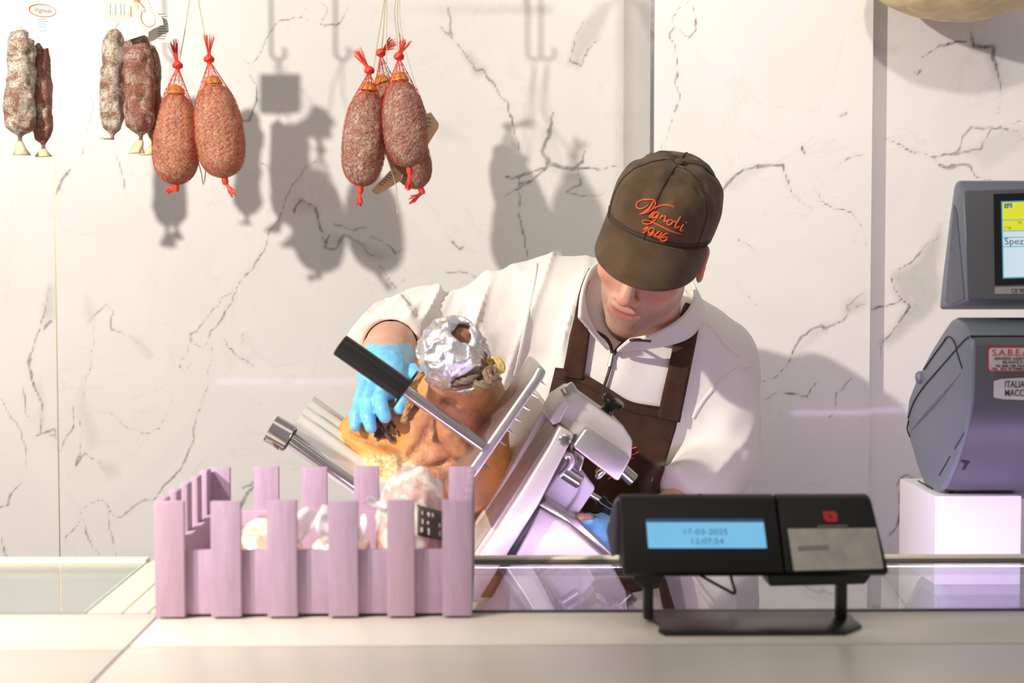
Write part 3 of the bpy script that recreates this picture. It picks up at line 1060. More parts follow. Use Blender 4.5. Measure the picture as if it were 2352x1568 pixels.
# left side plate, grey-lilac metal, and the cable
q = [P(1421, 1143, 1.5), P(1426, 1200, 1.5), P(1428, 1268, 1.5), P(1404, 1280, 1.5), P(1392, 1220, 1.5), P(1408, 1160, 1.5)]
MB().prism(q, (0.004, 0.03, 0)).build('side_bracket', plain('grey_bracket', (112, 104, 120), 0.35, 0.5), pos, 0.002)
cb = smooth_path([P(1590, 1310, 1.49), P(1625, 1330, 1.5), P(1665, 1352, 1.51), P(1688, 1362, 1.515), P(1682, 1335, 1.5), P(1676, 1312, 1.49)], 6)
MB().tube(cb, 0.0016, 8).build('cable', M_black_plastic, pos)

# ------------------------------------------------------------------ weighing scale
M_scale = plain('slate_grey_plastic', (118, 124, 134), 0.42, 0, 0.02, 8, 0.1, 1200)
M_scale_front = plain('grey_plastic_front', (92, 92, 98), 0.42, 0, 0.02, 8, 0.1, 1200)
M_scale_line = plain('seam_black', (22, 22, 26), 0.5)
SX = 0.616


def side(px, py, x=SX):
    """(y, z) of a side-profile point seen at a pixel in the plane X = x."""
    d = ray(px, py)
    t = x / d.x
    return d.y * t, CAMZ + d.z * t


scl = empty('weighing_scale', (0.78, 1.98, 0.9))
tag(scl, 'grey shop scale with a colour screen on a white stand at the right edge', 'scale')
prof = [side(*a) for a in ((2193, 729), (2212, 742), (2226, 773), (2230, 792), (2227, 924), (2213, 992), (2190, 1068), (2167, 1119), (2152, 1140), (2140, 1145), (2128, 1130), (2108, 1078),
                           (2088, 1010), (2081, 956), (2086, 915), (2105, 866), (2140, 800), (2170, 752), (2182, 735))]
SW = 0.36
body = MB().prism([(SX, y, z) for y, z in prof], (SW, 0, 0)).build('body', M_scale, scl, 0.006, segs=3)
# front cover set on the body: a slightly proud skin over the front curve
fr_ = [side(*a) for a in ((2226, 773), (2230, 792), (2227, 924), (2213, 992), (2190, 1068), (2167, 1119), (2152, 1138))]
V, Fq = [], []
for (y, z) in fr_:
    V += [(SX + 0.006, y - 0.0015, z), (SX + SW - 0.006, y - 0.0015, z), (SX + 0.006, y + 0.004, z), (SX + SW - 0.006, y + 0.004, z)]
for i in range(len(fr_) - 1):
    a, b = 4 * i, 4 * i + 4
    Fq += [(a, a + 1, b + 1, b), (a + 2, b + 2, b + 3, a + 3), (a, b, b + 2, a + 2), (a + 1, a + 3, b + 3, b + 1)]
Fq += [(0, 2, 3, 1), (b, b + 1, b + 3, b + 2)]
mbf = MB()
mbf.add(V, Fq)
mbf.build('front_cover', M_scale_front, scl)
(y0, z0), (y1, z1) = side(2226, 772), side(2193, 729)
box('seam', M_scale_line, SX + 0.002, SX + SW - 0.004, y0 - 0.0022, y0 + 0.004, z0 - 0.0012, z0 + 0.0012, scl)


def side_line(pts, w=0.0011, name='seam'):
    pp = [Vector((SX - 0.0006, *side(*a, SX - 0.0006))) for a in pts]
    MB().tube(smooth_path(pp, 6), w, 6).build(name, M_scale_line, body)


side_line([(2224, 774), (2212, 784), (2185, 815), (2150, 855), (2120, 890), (2098, 925), (2086, 960)])
side_line([(2122, 848), (2145, 815), (2165, 788), (2175, 774), (2184, 775), (2193, 788), (2200, 815), (2210, 846)])
side_line([(2087, 965), (2084, 985), (2090, 1003)])
side_line([(2109, 1104), (2142, 1122)])
side_line([(2157, 1092), (2182, 1048)], 0.0007)
side_line([(2192, 1031), (2214, 995)], 0.0007)
q0, q1 = Vector((SX, *side(2092, 988))), Vector((SX, *side(2206, 858)))
MB().tube([q0, q0.lerp(q1, 0.25), q0.lerp(q1, 0.5), q0.lerp(q1, 0.75), q1], [0.001, 0.0035, 0.005, 0.004, 0.001], 8).build('rib', M_scale, body)
kn = Vector((SX - 0.001, *side(2114, 866)))
MB().lathe(kn + Vector((0.004, 0, 0)), kn - Vector((1, 0, 0)), [(0, 0.009), (0.006, 0.0088), (0.009, 0.006), (0.0095, 0.0)], 20).build('knob', M_scale, body)
# slot marks low on the front cover
for a in ((2226, 1060, 8), (2182, 1128, 7)):
    yy = 1.93 if a[1] < 1100 else 1.975
    qq = P(a[0] - 6, a[1], yy - 0.02)


def cover_pt(px, py, off=0.0):
    """Point on the front cover seen at a pixel."""
    d = ray(px, py)
    for i in range(len(fr_) - 1):
        (ya, za), (yb_, zb_) = fr_[i], fr_[i + 1]
        n_ = Vector((0, -(za - zb_), (ya - yb_)))
        n_ = Vector((0, -(za - zb_), -(yb_ - ya))).normalized()
        p0 = Vector((0, ya - 0.0015, za))
        t = (p0 - Vector((0, 0, CAMZ))).dot(n_) / d.dot(n_)
        h = Vector((0, 0, CAMZ)) + d * t
        if zb_ - 1e-4 <= h.z <= za + 1e-4:
            return h + n_ * off, n_
    return h + n_ * off, n_


for pts in (((2206, 1056), (2228, 1059), (2216, 1078), (2209, 1078), (2216, 1062), (2206, 1060)), ((2170, 1124), (2192, 1127), (2182, 1138), (2177, 1138), (2182, 1130), (2170, 1128))):
    pp = [cover_pt(*a, 0.0003)[0] for a in pts]
    MB().prism(pp, (0, -0.0006, 0)).build('slot', M_scale_line, scl)
# stickers on the front
M_stk1 = plain('sticker_white', (206, 196, 196), 0.5)


def quad_sticker(name, pts, mat, parent, off=0.0005, th=0.0006):
    pp = []
    for a in pts:
        h, n_ = cover_pt(*a, off)
        pp.append(h)
    return MB().prism(pp, n_ * th).build(name, mat, parent)


def rrect(x0, y0, x1, y1, r):
    out = []
    for cx_, cy_, a0 in ((x1 - r, y0 + r, -90), (x1 - r, y1 - r, 0), (x0 + r, y1 - r, 90), (x0 + r, y0 + r, 180)):
        for k in range(4):
            a = math.radians(a0 + 30 * k)
            out.append((cx_ + r * math.cos(a), cy_ + r * math.sin(a)))
    return out


st1 = quad_sticker('sticker', rrect(2268, 796, 2398, 854, 8), M_ink_red, scl, 0.0004)
quad_sticker('sticker_face', rrect(2271, 799, 2395, 851, 7), M_stk1, st1, 0.0008)
h, n_ = cover_pt(2332, 815, 0.0018)
upv = Vector((0, -n_.z, n_.y)) if n_.y < 0 else Vector((0, 0, 1))
upv = n_.cross(Vector((1, 0, 0)))
if upv.z < 0:
    upv = -upv
pxm = 1.85 / F
for body_, y_, s_, x_, mt in (('S.A.B.E.A.', 816, 21, 2277, M_ink_red), ('SERVIZIO ASSISTENZA', 826, 9, 2282, M_ink_dark), ('BILANCE E AFFETTATRICI', 834, 9, 2301, M_ink_dark),
                              ('Via della Villa Nuova, 7', 842, 8.4, 2285, M_ink_dark), ('TEL. 055 8734885', 850, 9.5, 2275, M_ink_dark)):
    h, n_ = cover_pt(x_, y_, 0.0018)
    text_mesh('lettering', body_, s_ * pxm, mt, h, (1, 0, 0), upv, st1, 'LEFT', 0.0001, 1.08, 0.00005)
st2 = quad_sticker('sticker', [(2282, 875), (2300, 870), (2350, 867), (2398, 866), (2398, 919), (2350, 918), (2300, 916), (2282, 912)], plain('lilac_white_sticker', (216, 204, 212), 0.5), scl)
for body_, y_ in (('ITALIANA', 889), ('MACCHI', 909)):
    h, n_ = cover_pt(2306, y_, 0.0016)
    text_mesh('lettering', body_, 22 * pxm, M_ink_dark, h, (1, 0, 0), upv, st2, 'LEFT', 0.0001, 0.72, 0.0001)
# screen head
hp = [side(*a) for a in ((2156, 711), (2163, 640), (2180, 500), (2190, 425), (2196, 414), (2203, 416), (2209, 436), (2214, 520), (2218, 610), (2221, 691), (2190, 703))]
head_o = MB().prism([(SX, y, z) for y, z in hp], (SW, 0, 0)).build('screen_head', M_scale, scl, 0.005, segs=3)
# left cheek of the head: thin plate in a darker slate
ck = [Vector((SX - 0.0004, *side(*a, SX - 0.0004))) for a in ((2192, 470), (2198, 490), (2216, 686), (2180, 700), (2172, 690))]
MB().prism(ck, (-0.0008, 0, 0)).build('cheek', plain('dark_slate', (96, 101, 112), 0.5), head_o)
(ya, za), (yc, zc) = side(2208, 436), side(2221, 691)
hn = Vector((0, -(za - zc), (ya - yc) * 1.0))
hn = Vector((0, -(za - zc), -(yc - ya))).normalized()
hup = Vector((0, ya - yc, za - zc)).normalized()


def head_pt(px, py, off=0.0):
    d = ray(px, py)
    p0 = Vector((0, yc, zc))
    t = (p0 - Vector((0, 0, CAMZ))).dot(hn) / d.dot(hn)
    return Vector((0, 0, CAMZ)) + d * t + hn * off


def head_quad(name, pts, mat, parent, off, th=0.0006):
    return MB().prism([head_pt(*a, off) for a in pts], hn * th).build(name, mat, parent)


MB().prism([head_pt(*a, -0.001) for a in ((2214, 438), (2470, 432), (2470, 690), (2222, 688))], hn * 0.004).build('front_bezel', M_scale_front, head_o, 0.003)
bz = head_quad('screen_bezel', ((2280, 447), (2460, 441), (2462, 652), (2283, 656)), M_black_gloss, head_o, 0.0031)


def emis(name, rgb, s=0.9):
    t = NT(name)
    t.base((0.02, 0.02, 0.02, 1))
    t.l(t.ramp(t.noise(10, 2), [(0.3, lin(rgb)), (0.7, lin(tuple(min(255, x + 6) for x in rgb)))]), t.b.inputs['Emission Color'])
    t.set(emit=s, rough=0.25)
    return t.m


M_scr_w, M_scr_y, M_scr_b = emis('screen_white', (206, 226, 236)), emis('screen_yellow', (226, 226, 40)), emis('screen_blue', (84, 158, 190))
scb = head_quad('screen', ((2297, 464), (2452, 459), (2454, 636), (2301, 641)), M_scr_b, bz, 0.0038, 0.0004)
head_quad('screen_field', ((2300, 467), (2449, 462), (2449, 503), (2300.5, 506)), M_scr_y, bz, 0.0043, 0.0002)
head_quad('screen_field', ((2300.5, 508), (2449, 505), (2450, 529), (2301, 531)), M_scr_y, bz, 0.0043, 0.0002)
head_quad('screen_field', ((2301, 533), (2450, 531), (2450, 544), (2301, 546)), M_scr_w, bz, 0.0043, 0.0002)
head_quad('screen_field', ((2301, 548), (2450, 546), (2451, 565), (2302, 567)), M_scr_w, bz, 0.0043, 0.0002)
head_quad('screen_field', ((2302, 569), (2451, 567), (2452, 634), (2303, 638)), M_scr_w, bz, 0.0043, 0.0002)
head_quad('screen_field', ((2304, 470), (2322, 469), (2322, 479), (2304, 480)), plain('screen_dark', (24, 50, 60), 0.3), bz, 0.0046, 0.0002)
hm = 1.86 / F
for body_, x_, y_, s_, mt in (('NET', 2306, 479, 11, M_scr_w), ('1 kg', 2303, 527, 9, M_ink_dark), ('kg', 2335, 514, 8, M_ink_dark), ('Spezzatino', 2304, 563, 22, plain('screen_ink', (40, 56, 70), 0.5))):
    text_mesh('lettering', body_, s_ * hm, mt, head_pt(x_, y_, 0.0049), (1, 0, 0), hup, bz, 'LEFT', 0.00005, 1.1)
nm_ = head_quad('name_strip', ((2283, 660), (2460, 656), (2460, 674), (2283, 676)), plain('light_strip', (168, 162, 166), 0.5), head_o, 0.0031, 0.0005)
text_mesh('lettering', 'CE 900', 13 * hm, M_ink_dark, head_pt(2320, 673, 0.0038), (1, 0, 0), hup, nm_, 'LEFT', 0.0001, 1.0, 0.0001)
(yn, zn) = side(2193, 729)
MB().lathe((SX + 0.16, yn + 0.03, zn - 0.02), (SX + 0.16, yn + 0.03, zn + 0.05), [(0, 0.03), (0.05, 0.03)], 24).build('neck', M_black_plastic, scl)
ws = [P(2148, 1145, 1.93), P(2347, 1145, 1.93)]
box('stand', M_white_plastic, ws[0].x, ws[1].x, 1.93, 2.1, 0.9, ws[0].z + 0.004, scl, 0.002)
box('stand_back', plain('grey_stand_back', (150, 146, 150), 0.5), P(2133, 1300, 2.11).x, ws[1].x + 0.01, 2.1, 2.12, 0.9, ws[0].z + 0.02, scl)

# ------------------------------------------------------------------ gravity slicer
SE = Vector((-0.10, 1.0, 0.09))               # depth axis of the machine
sl_root = empty('meat_slicer', (P(1200, 1300, 2.05).x, 2.05, 0.9))
tag(sl_root, 'aluminium gravity meat slicer on the bench behind the counter glass', 'slicer')
A = (P(1100, 1020, 1.95) - P(785, 793, 1.95)).normalized()      # along the carriage, down to the right
Bn = Vector((-A.z, 0, A.x))                                     # across it, up to the right
if Bn.z < 0:
    Bn = -Bn


def spr(name, pts, d0, depth, mat, bevel=0.003, parent=None, segs=3):
    """Casting: outline seen at depth d0, run back along the machine's depth axis."""
    e = SE * depth
    return MB().prism([P(x, y, d0) for x, y in pts], e).build(name, mat, parent or sl_root, bevel, segs=segs)


# base, motor block and blade guard
spr('base', [(1236, 1163), (1310, 1205), (1398, 1283), (1440, 1360), (1445, 1480), (1060, 1480), (1100, 1400), (1176, 1284)], 1.95, 0.26, M_cast, 0.006)
bz_ = MB().box(P(1060, 1400, 1.95).x, P(1445, 1400, 1.95).x, 1.93, 2.25, 0.902, P(1200, 1475, 1.95).z).build('foot_block', M_cast, sl_root, 0.006)
spr('base_shoulder', [(1236, 1160), (1254, 1150), (1330, 1196), (1412, 1278), (1398, 1285), (1312, 1206)], 1.94, 0.2, M_steel_brush, 0.002)
spr('gap_strip', [(1236, 1160), (1242, 1166), (1130, 1372), (1105, 1372)], 1.946, 0.2, M_black_plastic, 0.0005)
spr('motor_block', [(1232, 1160), (1284, 1085), (1300, 1050), (1335, 1080), (1332, 1160), (1290, 1195)], 1.99, 0.12, M_white_plastic, 0.004)
spr('motor_block', [(1334, 1082), (1367, 1118), (1366, 1126), (1312, 1206), (1288, 1192), (1330, 1130)], 1.985, 0.12, M_white_plastic, 0.004)
guard = spr('blade_guard', [(1286, 978), (1316, 995), (1317, 1003), (1236, 1162), (1150, 1298), (1096, 1384), (1030, 1384), (1094, 1288), (1150, 1203), (1201, 1126), (1262, 1026)], 1.93, 0.022, M_cast, 0.004)
spr('blade_cover', [(1276, 985), (1282, 992), (1196, 1130), (1146, 1208), (1060, 1340), (1050, 1332), (1140, 1195), (1190, 1120)], 1.945, 0.30, M_blade_cover, 0.002)
sc = P(1297, 1010, 1.928)
MB().lathe(sc + Vector((0, 0.004, 0)), sc - Vector((0, 1, 0)), [(0, 0.0085), (0.005, 0.0085), (0.007, 0.006), (0.0072, 0)], 20).build('screw', M_steel, guard)
spr('gauge_plate', [(1252, 930), (1266, 938), (1268, 952), (1172, 1106), (1090, 1245), (1076, 1238), (1160, 1098)], 2.03, 0.24, M_alu, 0.003)
# the blade: a disc whose rim stands just proud of its cover
bc = P(1183, 1150, 2.08)
MB().lathe(bc, bc + A, [(0, 0.0), (0.0, 0.105), (0.001, 0.118), (0.004, 0.105), (0.004, 0)], 64).build('blade', M_steel, sl_root)

# sharpener head with knob and buttons
hd = spr('sharpener_housing', [(1266, 962), (1284, 928), (1318, 906), (1330, 905), (1432, 978), (1454, 1012), (1451, 1050), (1446, 1060), (1345, 990), (1318, 1002), (1286, 972)], 1.945, 0.095, M_cast, 0.004)
spr('sharpener_cover', [(1262, 964), (1286, 925), (1300, 916), (1308, 928), (1296, 950), (1284, 972), (1270, 976)], 1.94, 0.08, M_cast, 0.002, hd)
spr('sharpener_lower_cover', [(1343, 986), (1351, 984), (1450, 1052), (1422, 1104), (1414, 1103), (1320, 1030), (1318, 1022)], 1.925, 0.075, M_alu_smooth, 0.005, hd)


def rod(name, a, b, prof, mat, parent=None, seg=28):
    return MB().lathe(a, b, prof, seg).build(name, mat, parent or sl_root)


pm = 1.97 / F
a_, b_ = P(1319, 914, 1.975), P(1300, 885, 1.975)
rod('button', a_, b_, [(0, 17 * pm), ((b_ - a_).length - 0.001, 17 * pm), ((b_ - a_).length, 15.5 * pm), ((b_ - a_).length, 0)], M_steel, hd)
a_, b_ = P(1428, 1078, 1.955), P(1455, 1103, 1.955)
rod('button', a_, b_, [(0, 16 * pm), ((b_ - a_).length - 0.001, 16 * pm), ((b_ - a_).length, 14 * pm), ((b_ - a_).length, 0)], M_steel, hd)
a_, b_ = P(1382, 962, 1.985), P(1411, 917, 1.975)
L = (b_ - a_).length
rod('knob', a_, b_, [(0, 19 * pm), (0.3 * L, 18 * pm), (0.55 * L, 13 * pm), (0.72 * L, 16 * pm), (0.8 * L, 26 * pm), (0.93 * L, 28 * pm), (1.02 * L, 24 * pm), (1.05 * L, 12 * pm), (1.06 * L, 0)], M_black_gloss, hd, 36)
# hooked catch and lock cylinder under the head
pth = smooth_path([P(1288, 1092, 1.955), P(1300, 1082, 1.952), P(1312, 1066, 1.95), P(1313, 1050, 1.95), P(1304, 1044, 1.95), P(1296, 1050, 1.95)], 6)
MB().tube(pth, [0.0052] * len(pth), 12).build('catch', M_alu_smooth, sl_root)
a_, b_ = P(1296, 1083, 1.955), P(1334, 1108, 1.955)
rod('lock_cylinder', a_, b_, [(0, 0), (0, 17 * pm), ((b_ - a_).length - 0.002, 17 * pm), ((b_ - a_).length, 14 * pm), ((b_ - a_).length, 0)], M_steel)
spr('bracket', [(1318, 1030), (1344, 1050), (1332, 1088), (1312, 1068)], 1.965, 0.03, M_steel, 0.002)
spr('bracket', [(1376, 1088), (1392, 1076), (1398, 1080), (1380, 1100), (1370, 1102)], 1.965, 0.02, M_steel, 0.002)
a_, b_ = P(1352, 1132, 2.0), P(1378, 1148, 2.0)
rod('shaft', a_, b_, [(0, 8 * pm), ((b_ - a_).length, 8 * pm)], M_steel)
a_, b_ = P(1376, 1147, 2.0), P(1404, 1172, 2.0)
L = (b_ - a_).length
rod('adjuster_knob', a_, b_, [(0, 0), (0, 15 * pm), (0.3 * L, 16 * pm), (0.35 * L, 12 * pm), (0.8 * L, 13 * pm), (L, 10 * pm), (L, 0)], M_black_gloss)

# carriage: ribbed product table, end block, guide rod
p00, p01 = P(668, 988, 1.96), P(722, 909, 2.13)
span = 0.30
wdir = p01 - p00
NW, prof_h = 41, []
Nrm = A.cross(wdir).normalized()
if Nrm.z < 0:
    Nrm = -Nrm
V, Fq = [], []
for j in range(NW):
    u = j / (NW - 1)
    k = u * 5.0
    hgt = 0.0
    if 0.22 < u < 0.86:
        hgt = 0.008 * (0.5 - 0.5 * math.cos((u - 0.22) / 0.64 * 3.0 * 2 * math.pi))
    base = p00 + wdir * u + Nrm * hgt
    V += [base, base + A * span, base - Nrm * (0.005 + hgt), base + A * span - Nrm * (0.005 + hgt)]
for j in range(NW - 1):
    a, b = 4 * j, 4 * j + 4
    Fq += [(a, a + 1, b + 1, b), (a + 2, b + 2, b + 3, a + 3), (a, b, b + 2, a + 2), (a + 1, a + 3, b + 3, b + 1)]
Fq += [(0, 2, 3, 1), (b, b + 1, b + 3, b + 2)]
mbt = MB()
mbt.add(V, Fq)
mbt.build('ribbed_table', plain('ribbed_aluminium', (236, 230, 216), 0.5, 0.2, 0.02, 12, 0.03, 300), sl_root, angle=60)
fp = [p00 + Nrm * 0.001, p00 + A * span + Nrm * 0.001, p00 + A * span - Nrm * 0.022, p00 - Nrm * 0.022]
MB().prism([p - Vector((0, 0.005, 0)) for p in fp], (0, 0.005, 0)).build('table_skirt', M_alu, sl_root, 0.001)
a_, b_ = P(618, 985, 1.935), P(662, 1010, 1.935)
L = (b_ - a_).length
rod('end_block', P(622, 983, 1.94), P(664, 1007, 1.94), [(0, 0), (0, 0.0195), (0.029, 0.0195), (0.030, 0.0185), (0.030, 0)], M_steel)
q = [P(606, 1012, 1.925), P(640, 1035, 1.925), P(656, 1012, 1.925), P(622, 988, 1.925)]
MB().prism(q, (0, 0.026, 0)).build('end_block_foot', M_steel, sl_root, 0.0015)
rod('end_cap', P(660, 1004, 1.94), P(668, 1009, 1.94), [(0, 0), (0, 0.0165), (0.006, 0.0165), (0.006, 0)], M_black_plastic)
g0 = P(660, 1003, 1.935)
rod('guide_rod', g0, g0 + A * 0.30, [(0, 0.0072), (0.3, 0.0072)], M_steel)
# pusher: black grip, flange, rod, and the toothed plate
h0, h1 = P(780, 791, 1.9), P(927, 894, 1.9)
L = (h1 - h0).length
pu = rod('pusher_grip', h0, h1, [(0, 0), (0, 0.0135), (0.0015, 0.0155), (L, 0.0158), (L, 0)], M_black_plastic)
hd_ = (h1 - h0).normalized()
rod('pusher_flange', h1, h1 + hd_, [(0, 0), (0, 0.031), (0.0035, 0.031), (0.0035, 0)], M_black_plastic)
h2 = P(1106, 1022, 1.9)
rod('pusher_rod', h1 + hd_ * 0.0035, h2, [(0, 0.0076), ((h2 - h1).length, 0.0076)], M_steel)
plate = spr('toothed_plate', [(1236, 842), (1248, 845), (1255, 854), (1250, 868), (1093, 1096), (1050, 1165), (1030, 1150), (1080, 1072), (1224, 866)], 1.9, 0.105, M_alu_smooth, 0.004)
for zx, zy in ((522, 187), (462, 270), (405, 362), (342, 445), (288, 530), (230, 612), (172, 695), (112, 780)):
    for dd in (0.004, 0.05, 0.095):
        q = P(1080 + 0.3189 * (zx - 10), 820 + 0.3189 * (zy - 2), 1.9) + SE * dd
        tip = q + A * 0.0095
        MB().lathe(q - A * 0.003, tip, [(0, 0.0028), (0.0125, 0.0003)], 8).build('spike', M_steel, plate)

# ------------------------------------------------------------------ the ham on the carriage
t = NT('cured_ham_skin')
vec = t.coord()
n1 = t.noise(16, 5, 0.6, 0.6)
n2 = t.noise(45, 5, 0.65, 1.0)
n3 = t.noise(160, 4, 0.6)
side_f = t.n('ShaderNodeAttribute', attribute_name='fat').outputs['Fac']
cut_f = t.n('ShaderNodeAttribute', attribute_name='cut').outputs['Fac']
crease = t.n('ShaderNodeAttribute', attribute_name='crease').outputs['Fac']
c = t.ramp(n1, [(0.3, lin((166, 108, 72))), (0.5, lin((196, 138, 92))), (0.72, lin((212, 164, 122)))])
c = t.mix(t.math('MULTIPLY', t.ramp(n2, [(0.5, (0, 0, 0)), (0.75, (1, 1, 1))]), 0.55), c, lin((128, 78, 50)))
c = t.mix(t.math('MULTIPLY', side_f, t.math('ADD', t.math('MULTIPLY', n1, 0.6), 0.6), True), c, lin((226, 160, 78)))
c = t.mix(cut_f, c, t.ramp(n3, [(0.35, lin((186, 160, 92))), (0.6, lin((236, 216, 160)))]))
c = t.mix(t.math('MULTIPLY', crease, t.math('ADD', n2, 0.15), True), c, lin((96, 48, 30)))
t.base(c)
t.set(rough=0.5, coat=0.08, coat_rough=0.3, sss=0.08, spec=0.35)
t.b.inputs['Subsurface Radius'].default_value = (0.012, 0.005, 0.002)
t.bump(t.math('ADD', t.math('MULTIPLY', n2, 0.7), t.math('MULTIPLY', n3, 0.6)), 0.85, 0.003)
M_ham = t.m
HD = 2.05
ham = empty('cured_ham', (P(1000, 1080, HD).x, HD, P(1000, 1110, HD).z))
tag(ham, 'whole cured ham with foil wrapped shank resting on the slicer carriage', 'ham')
hp_ = lambda x, y, d: np.array(P(x, y, d))
shank0, shank1 = hp_(1065, 930, 2.06), hp_(1062, 850, 1.985)
CREASES = [[(985, 985), (1000, 1010), (1020, 1040), (1035, 1060)], [(1035, 1060), (1000, 1075), (960, 1085)], [(1035, 1060), (1070, 1072)],
           [(1015, 920), (1030, 916), (1048, 926)], [(800, 1010), (860, 1030), (915, 1050), (920, 1090)], [(990, 960), (960, 1030), (920, 1070)], [(955, 945), (920, 940), (900, 950)]]
CR3 = [[hp_(a, b, 1.97) for a, b in pl] for pl in CREASES]


def crease_d(p):
    q = p[:, [0, 2]]
    d = np.full(len(p), 1.0, dtype=np.float32)
    for pl in CR3:
        for i in range(len(pl) - 1):
            d = np.minimum(d, seg_dist(q, pl[i][[0, 2]], pl[i + 1][[0, 2]]))
    return d


def ham_fn(p):
    d = union([ell(p, hp_(1050, 985, 2.08), (0.072, 0.085, 0.085)),
               ell(p, hp_(925, 1010, 2.09), (0.080, 0.075, 0.046)),
               ell(p, hp_(858, 1000, 2.08), (0.046, 0.062, 0.038)),
               ell(p, hp_(1125, 1085, 2.1), (0.032, 0.06, 0.050)),
               ell(p, hp_(1000, 1120, 2.1), (0.10, 0.075, 0.045)),
               ell(p, hp_(960, 900, 2.14), (0.05, 0.06, 0.045)),
               cone(p, hp_(1062, 930, 2.07), shank1, 0.056, 0.042),
               cone(p, hp_(880, 1062, 2.04), hp_(960, 1110, 2.03), 0.030, 0.034)], 0.035)
    d = d + vnoise(p, 18, 3) * 0.005 + vnoise(p, 50, 4) * 0.0022 + vnoise(p, 110, 5) * 0.0008
    cd = crease_d(p)
    front = np.clip((2.12 - p[:, 1]) / 0.05, 0, 1)
    return d + 0.0065 * np.exp(-(cd / 0.0055) ** 2) * front


Vh, Fh = sdf_verts(ham_fn, hp_(760, 1200, 2.0) - np.array([0.02, 0.14, 0.02]), hp_(1200, 780, 2.0) + np.array([0.02, 0.24, 0.02]), 0.004, 0.01)
hm_o = mesh_np('ham_body', Vh, Fh, M_ham, ham)
Vh = Vh.astype(np.float32)
dleft = np.clip(1.2 - np.linalg.norm((Vh - hp_(835, 1005, 2.02)) / np.array([0.07, 0.09, 0.035]), axis=1), 0, 1)
dback = np.clip(1.1 - np.linalg.norm((Vh - hp_(960, 880, 2.1)) / np.array([0.06, 0.1, 0.06]), axis=1), 0, 1)
dright = np.clip(1.3 - np.linalg.norm((Vh - hp_(1150, 1060, 2.08)) / np.array([0.03, 0.09, 0.05]), axis=1), 0, 1) * 0.8
fat = np.clip(np.maximum(np.maximum(dleft, dback), dright) * 2.2, 0, 1)
cut = np.clip(3 * (1.15 - np.linalg.norm((Vh - hp_(880, 1075, 2.02)) / np.array([0.052, 0.07, 0.022]), axis=1)), 0, 1)
cr = np.exp(-(crease_d(Vh) / 0.004) ** 2) * 0.8
spot = np.exp(-(np.linalg.norm((Vh - hp_(1030, 920, 1.99)) / np.array([0.008, 0.03, 0.006]), axis=1)) ** 2) * 0.7
for nm, arr in (('fat', fat), ('cut', cut), ('crease', np.clip(cr + spot, 0, 1))):
    at_ = hm_o.data.attributes.new(nm, 'FLOAT', 'POINT')
    at_.data.foreach_set('value', arr.astype(np.float32))
# foil cap on the shank
tf_ = NT('crumpled_foil')
nf = tf_.noise(60, 5, 0.6, 1.5)
tf_.base(tf_.ramp(tf_.noise(20, 3), [(0.4, lin((236, 234, 238))), (0.62, lin((230, 226, 226))), (0.75, lin((214, 190, 120)))]))
tf_.set(metal=0.85, rough=0.3)
tf_.bump(nf, 0.7, 0.004)
M_foil = tf_.m
fc = hp_(1037, 806, 1.955)
fdir = Vector((-0.05, -0.80, 0.6)).normalized()
fu = fdir.cross(Vector((1, 0, 0))).normalized()
fr3 = fu.cross(fdir)
FM = np.array([[fr3.x, fu.x, fdir.x], [fr3.y, fu.y, fdir.y], [fr3.z, fu.z, fdir.z]])


def ridge(p, f, s):
    return 1 - np.abs(vnoise(p, f, s))


def foil_fn(p):
    d = ell(p, fc, (0.041, 0.0445, 0.034), FM)
    d = smin(d, cone(p, fc, fc + (np.array(shank1) - fc) * 0.75, 0.038, 0.042), 0.02)
    d = d - (ridge(p, 34, 11) - 0.6) * 0.010 - (ridge(p, 80, 12) - 0.6) * 0.005
    hole = ell(p, hp_(1060, 772, 1.94), (0.017, 0.03, 0.0155)) + vnoise(p, 90, 21) * 0.006
    return smax(d, -hole, 0.004)


sdf_obj('foil_wrap', foil_fn, fc - 0.075, fc + np.array([0.08, 0.11, 0.075]), 0.0022, M_foil, ham, 0.01)
M_bone = plain('bone_meat', (158, 116, 84), 0.6, 0, 0.15, 60, 0.4, 150)


def bone_fn(p):
    return ell(p, hp_(1055, 778, 1.962), (0.019, 0.022, 0.017)) + vnoise(p, 90, 2) * 0.002


bc_ = hp_(1055, 778, 1.962)
sdf_obj('shank_bone', bone_fn, bc_ - 0.035, bc_ + 0.035, 0.002, M_bone, ham, 0.004)
M_rope = plain('grey_brown_rope', (138, 116, 92), 0.9, 0, 0.2, 220, 0.8, 500)
M_rope_l = plain('pale_rope', (206, 176, 112), 0.9, 0, 0.2, 220, 0.8, 500)


def rope(path, r, mat, name, parent):
    """Three twisted strands."""
    pts = smooth_path(path, 10)
    mb = MB()
    for s in range(3):
        out = []
        L_ = 0
        up = Vector((0.2, 0.3, 0.9))
        for i, p in enumerate(pts):
            tg_ = (pts[min(i + 1, len(pts) - 1)] - pts[max(i - 1, 0)]).normalized()
            u = (up - tg_ * up.dot(tg_)).normalized()
            w = tg_.cross(u)
            if i:
                L_ += (p - pts[i - 1]).length
            an = L_ / (r * 5.5) * 2 * math.pi / 1.6 + s * 2 * math.pi / 3
            out.append(p + (u * math.cos(an) + w * math.sin(an)) * r * 0.5)
        mb.tube(out, r * 0.62, 7)
    return mb.build(name, mat, parent)


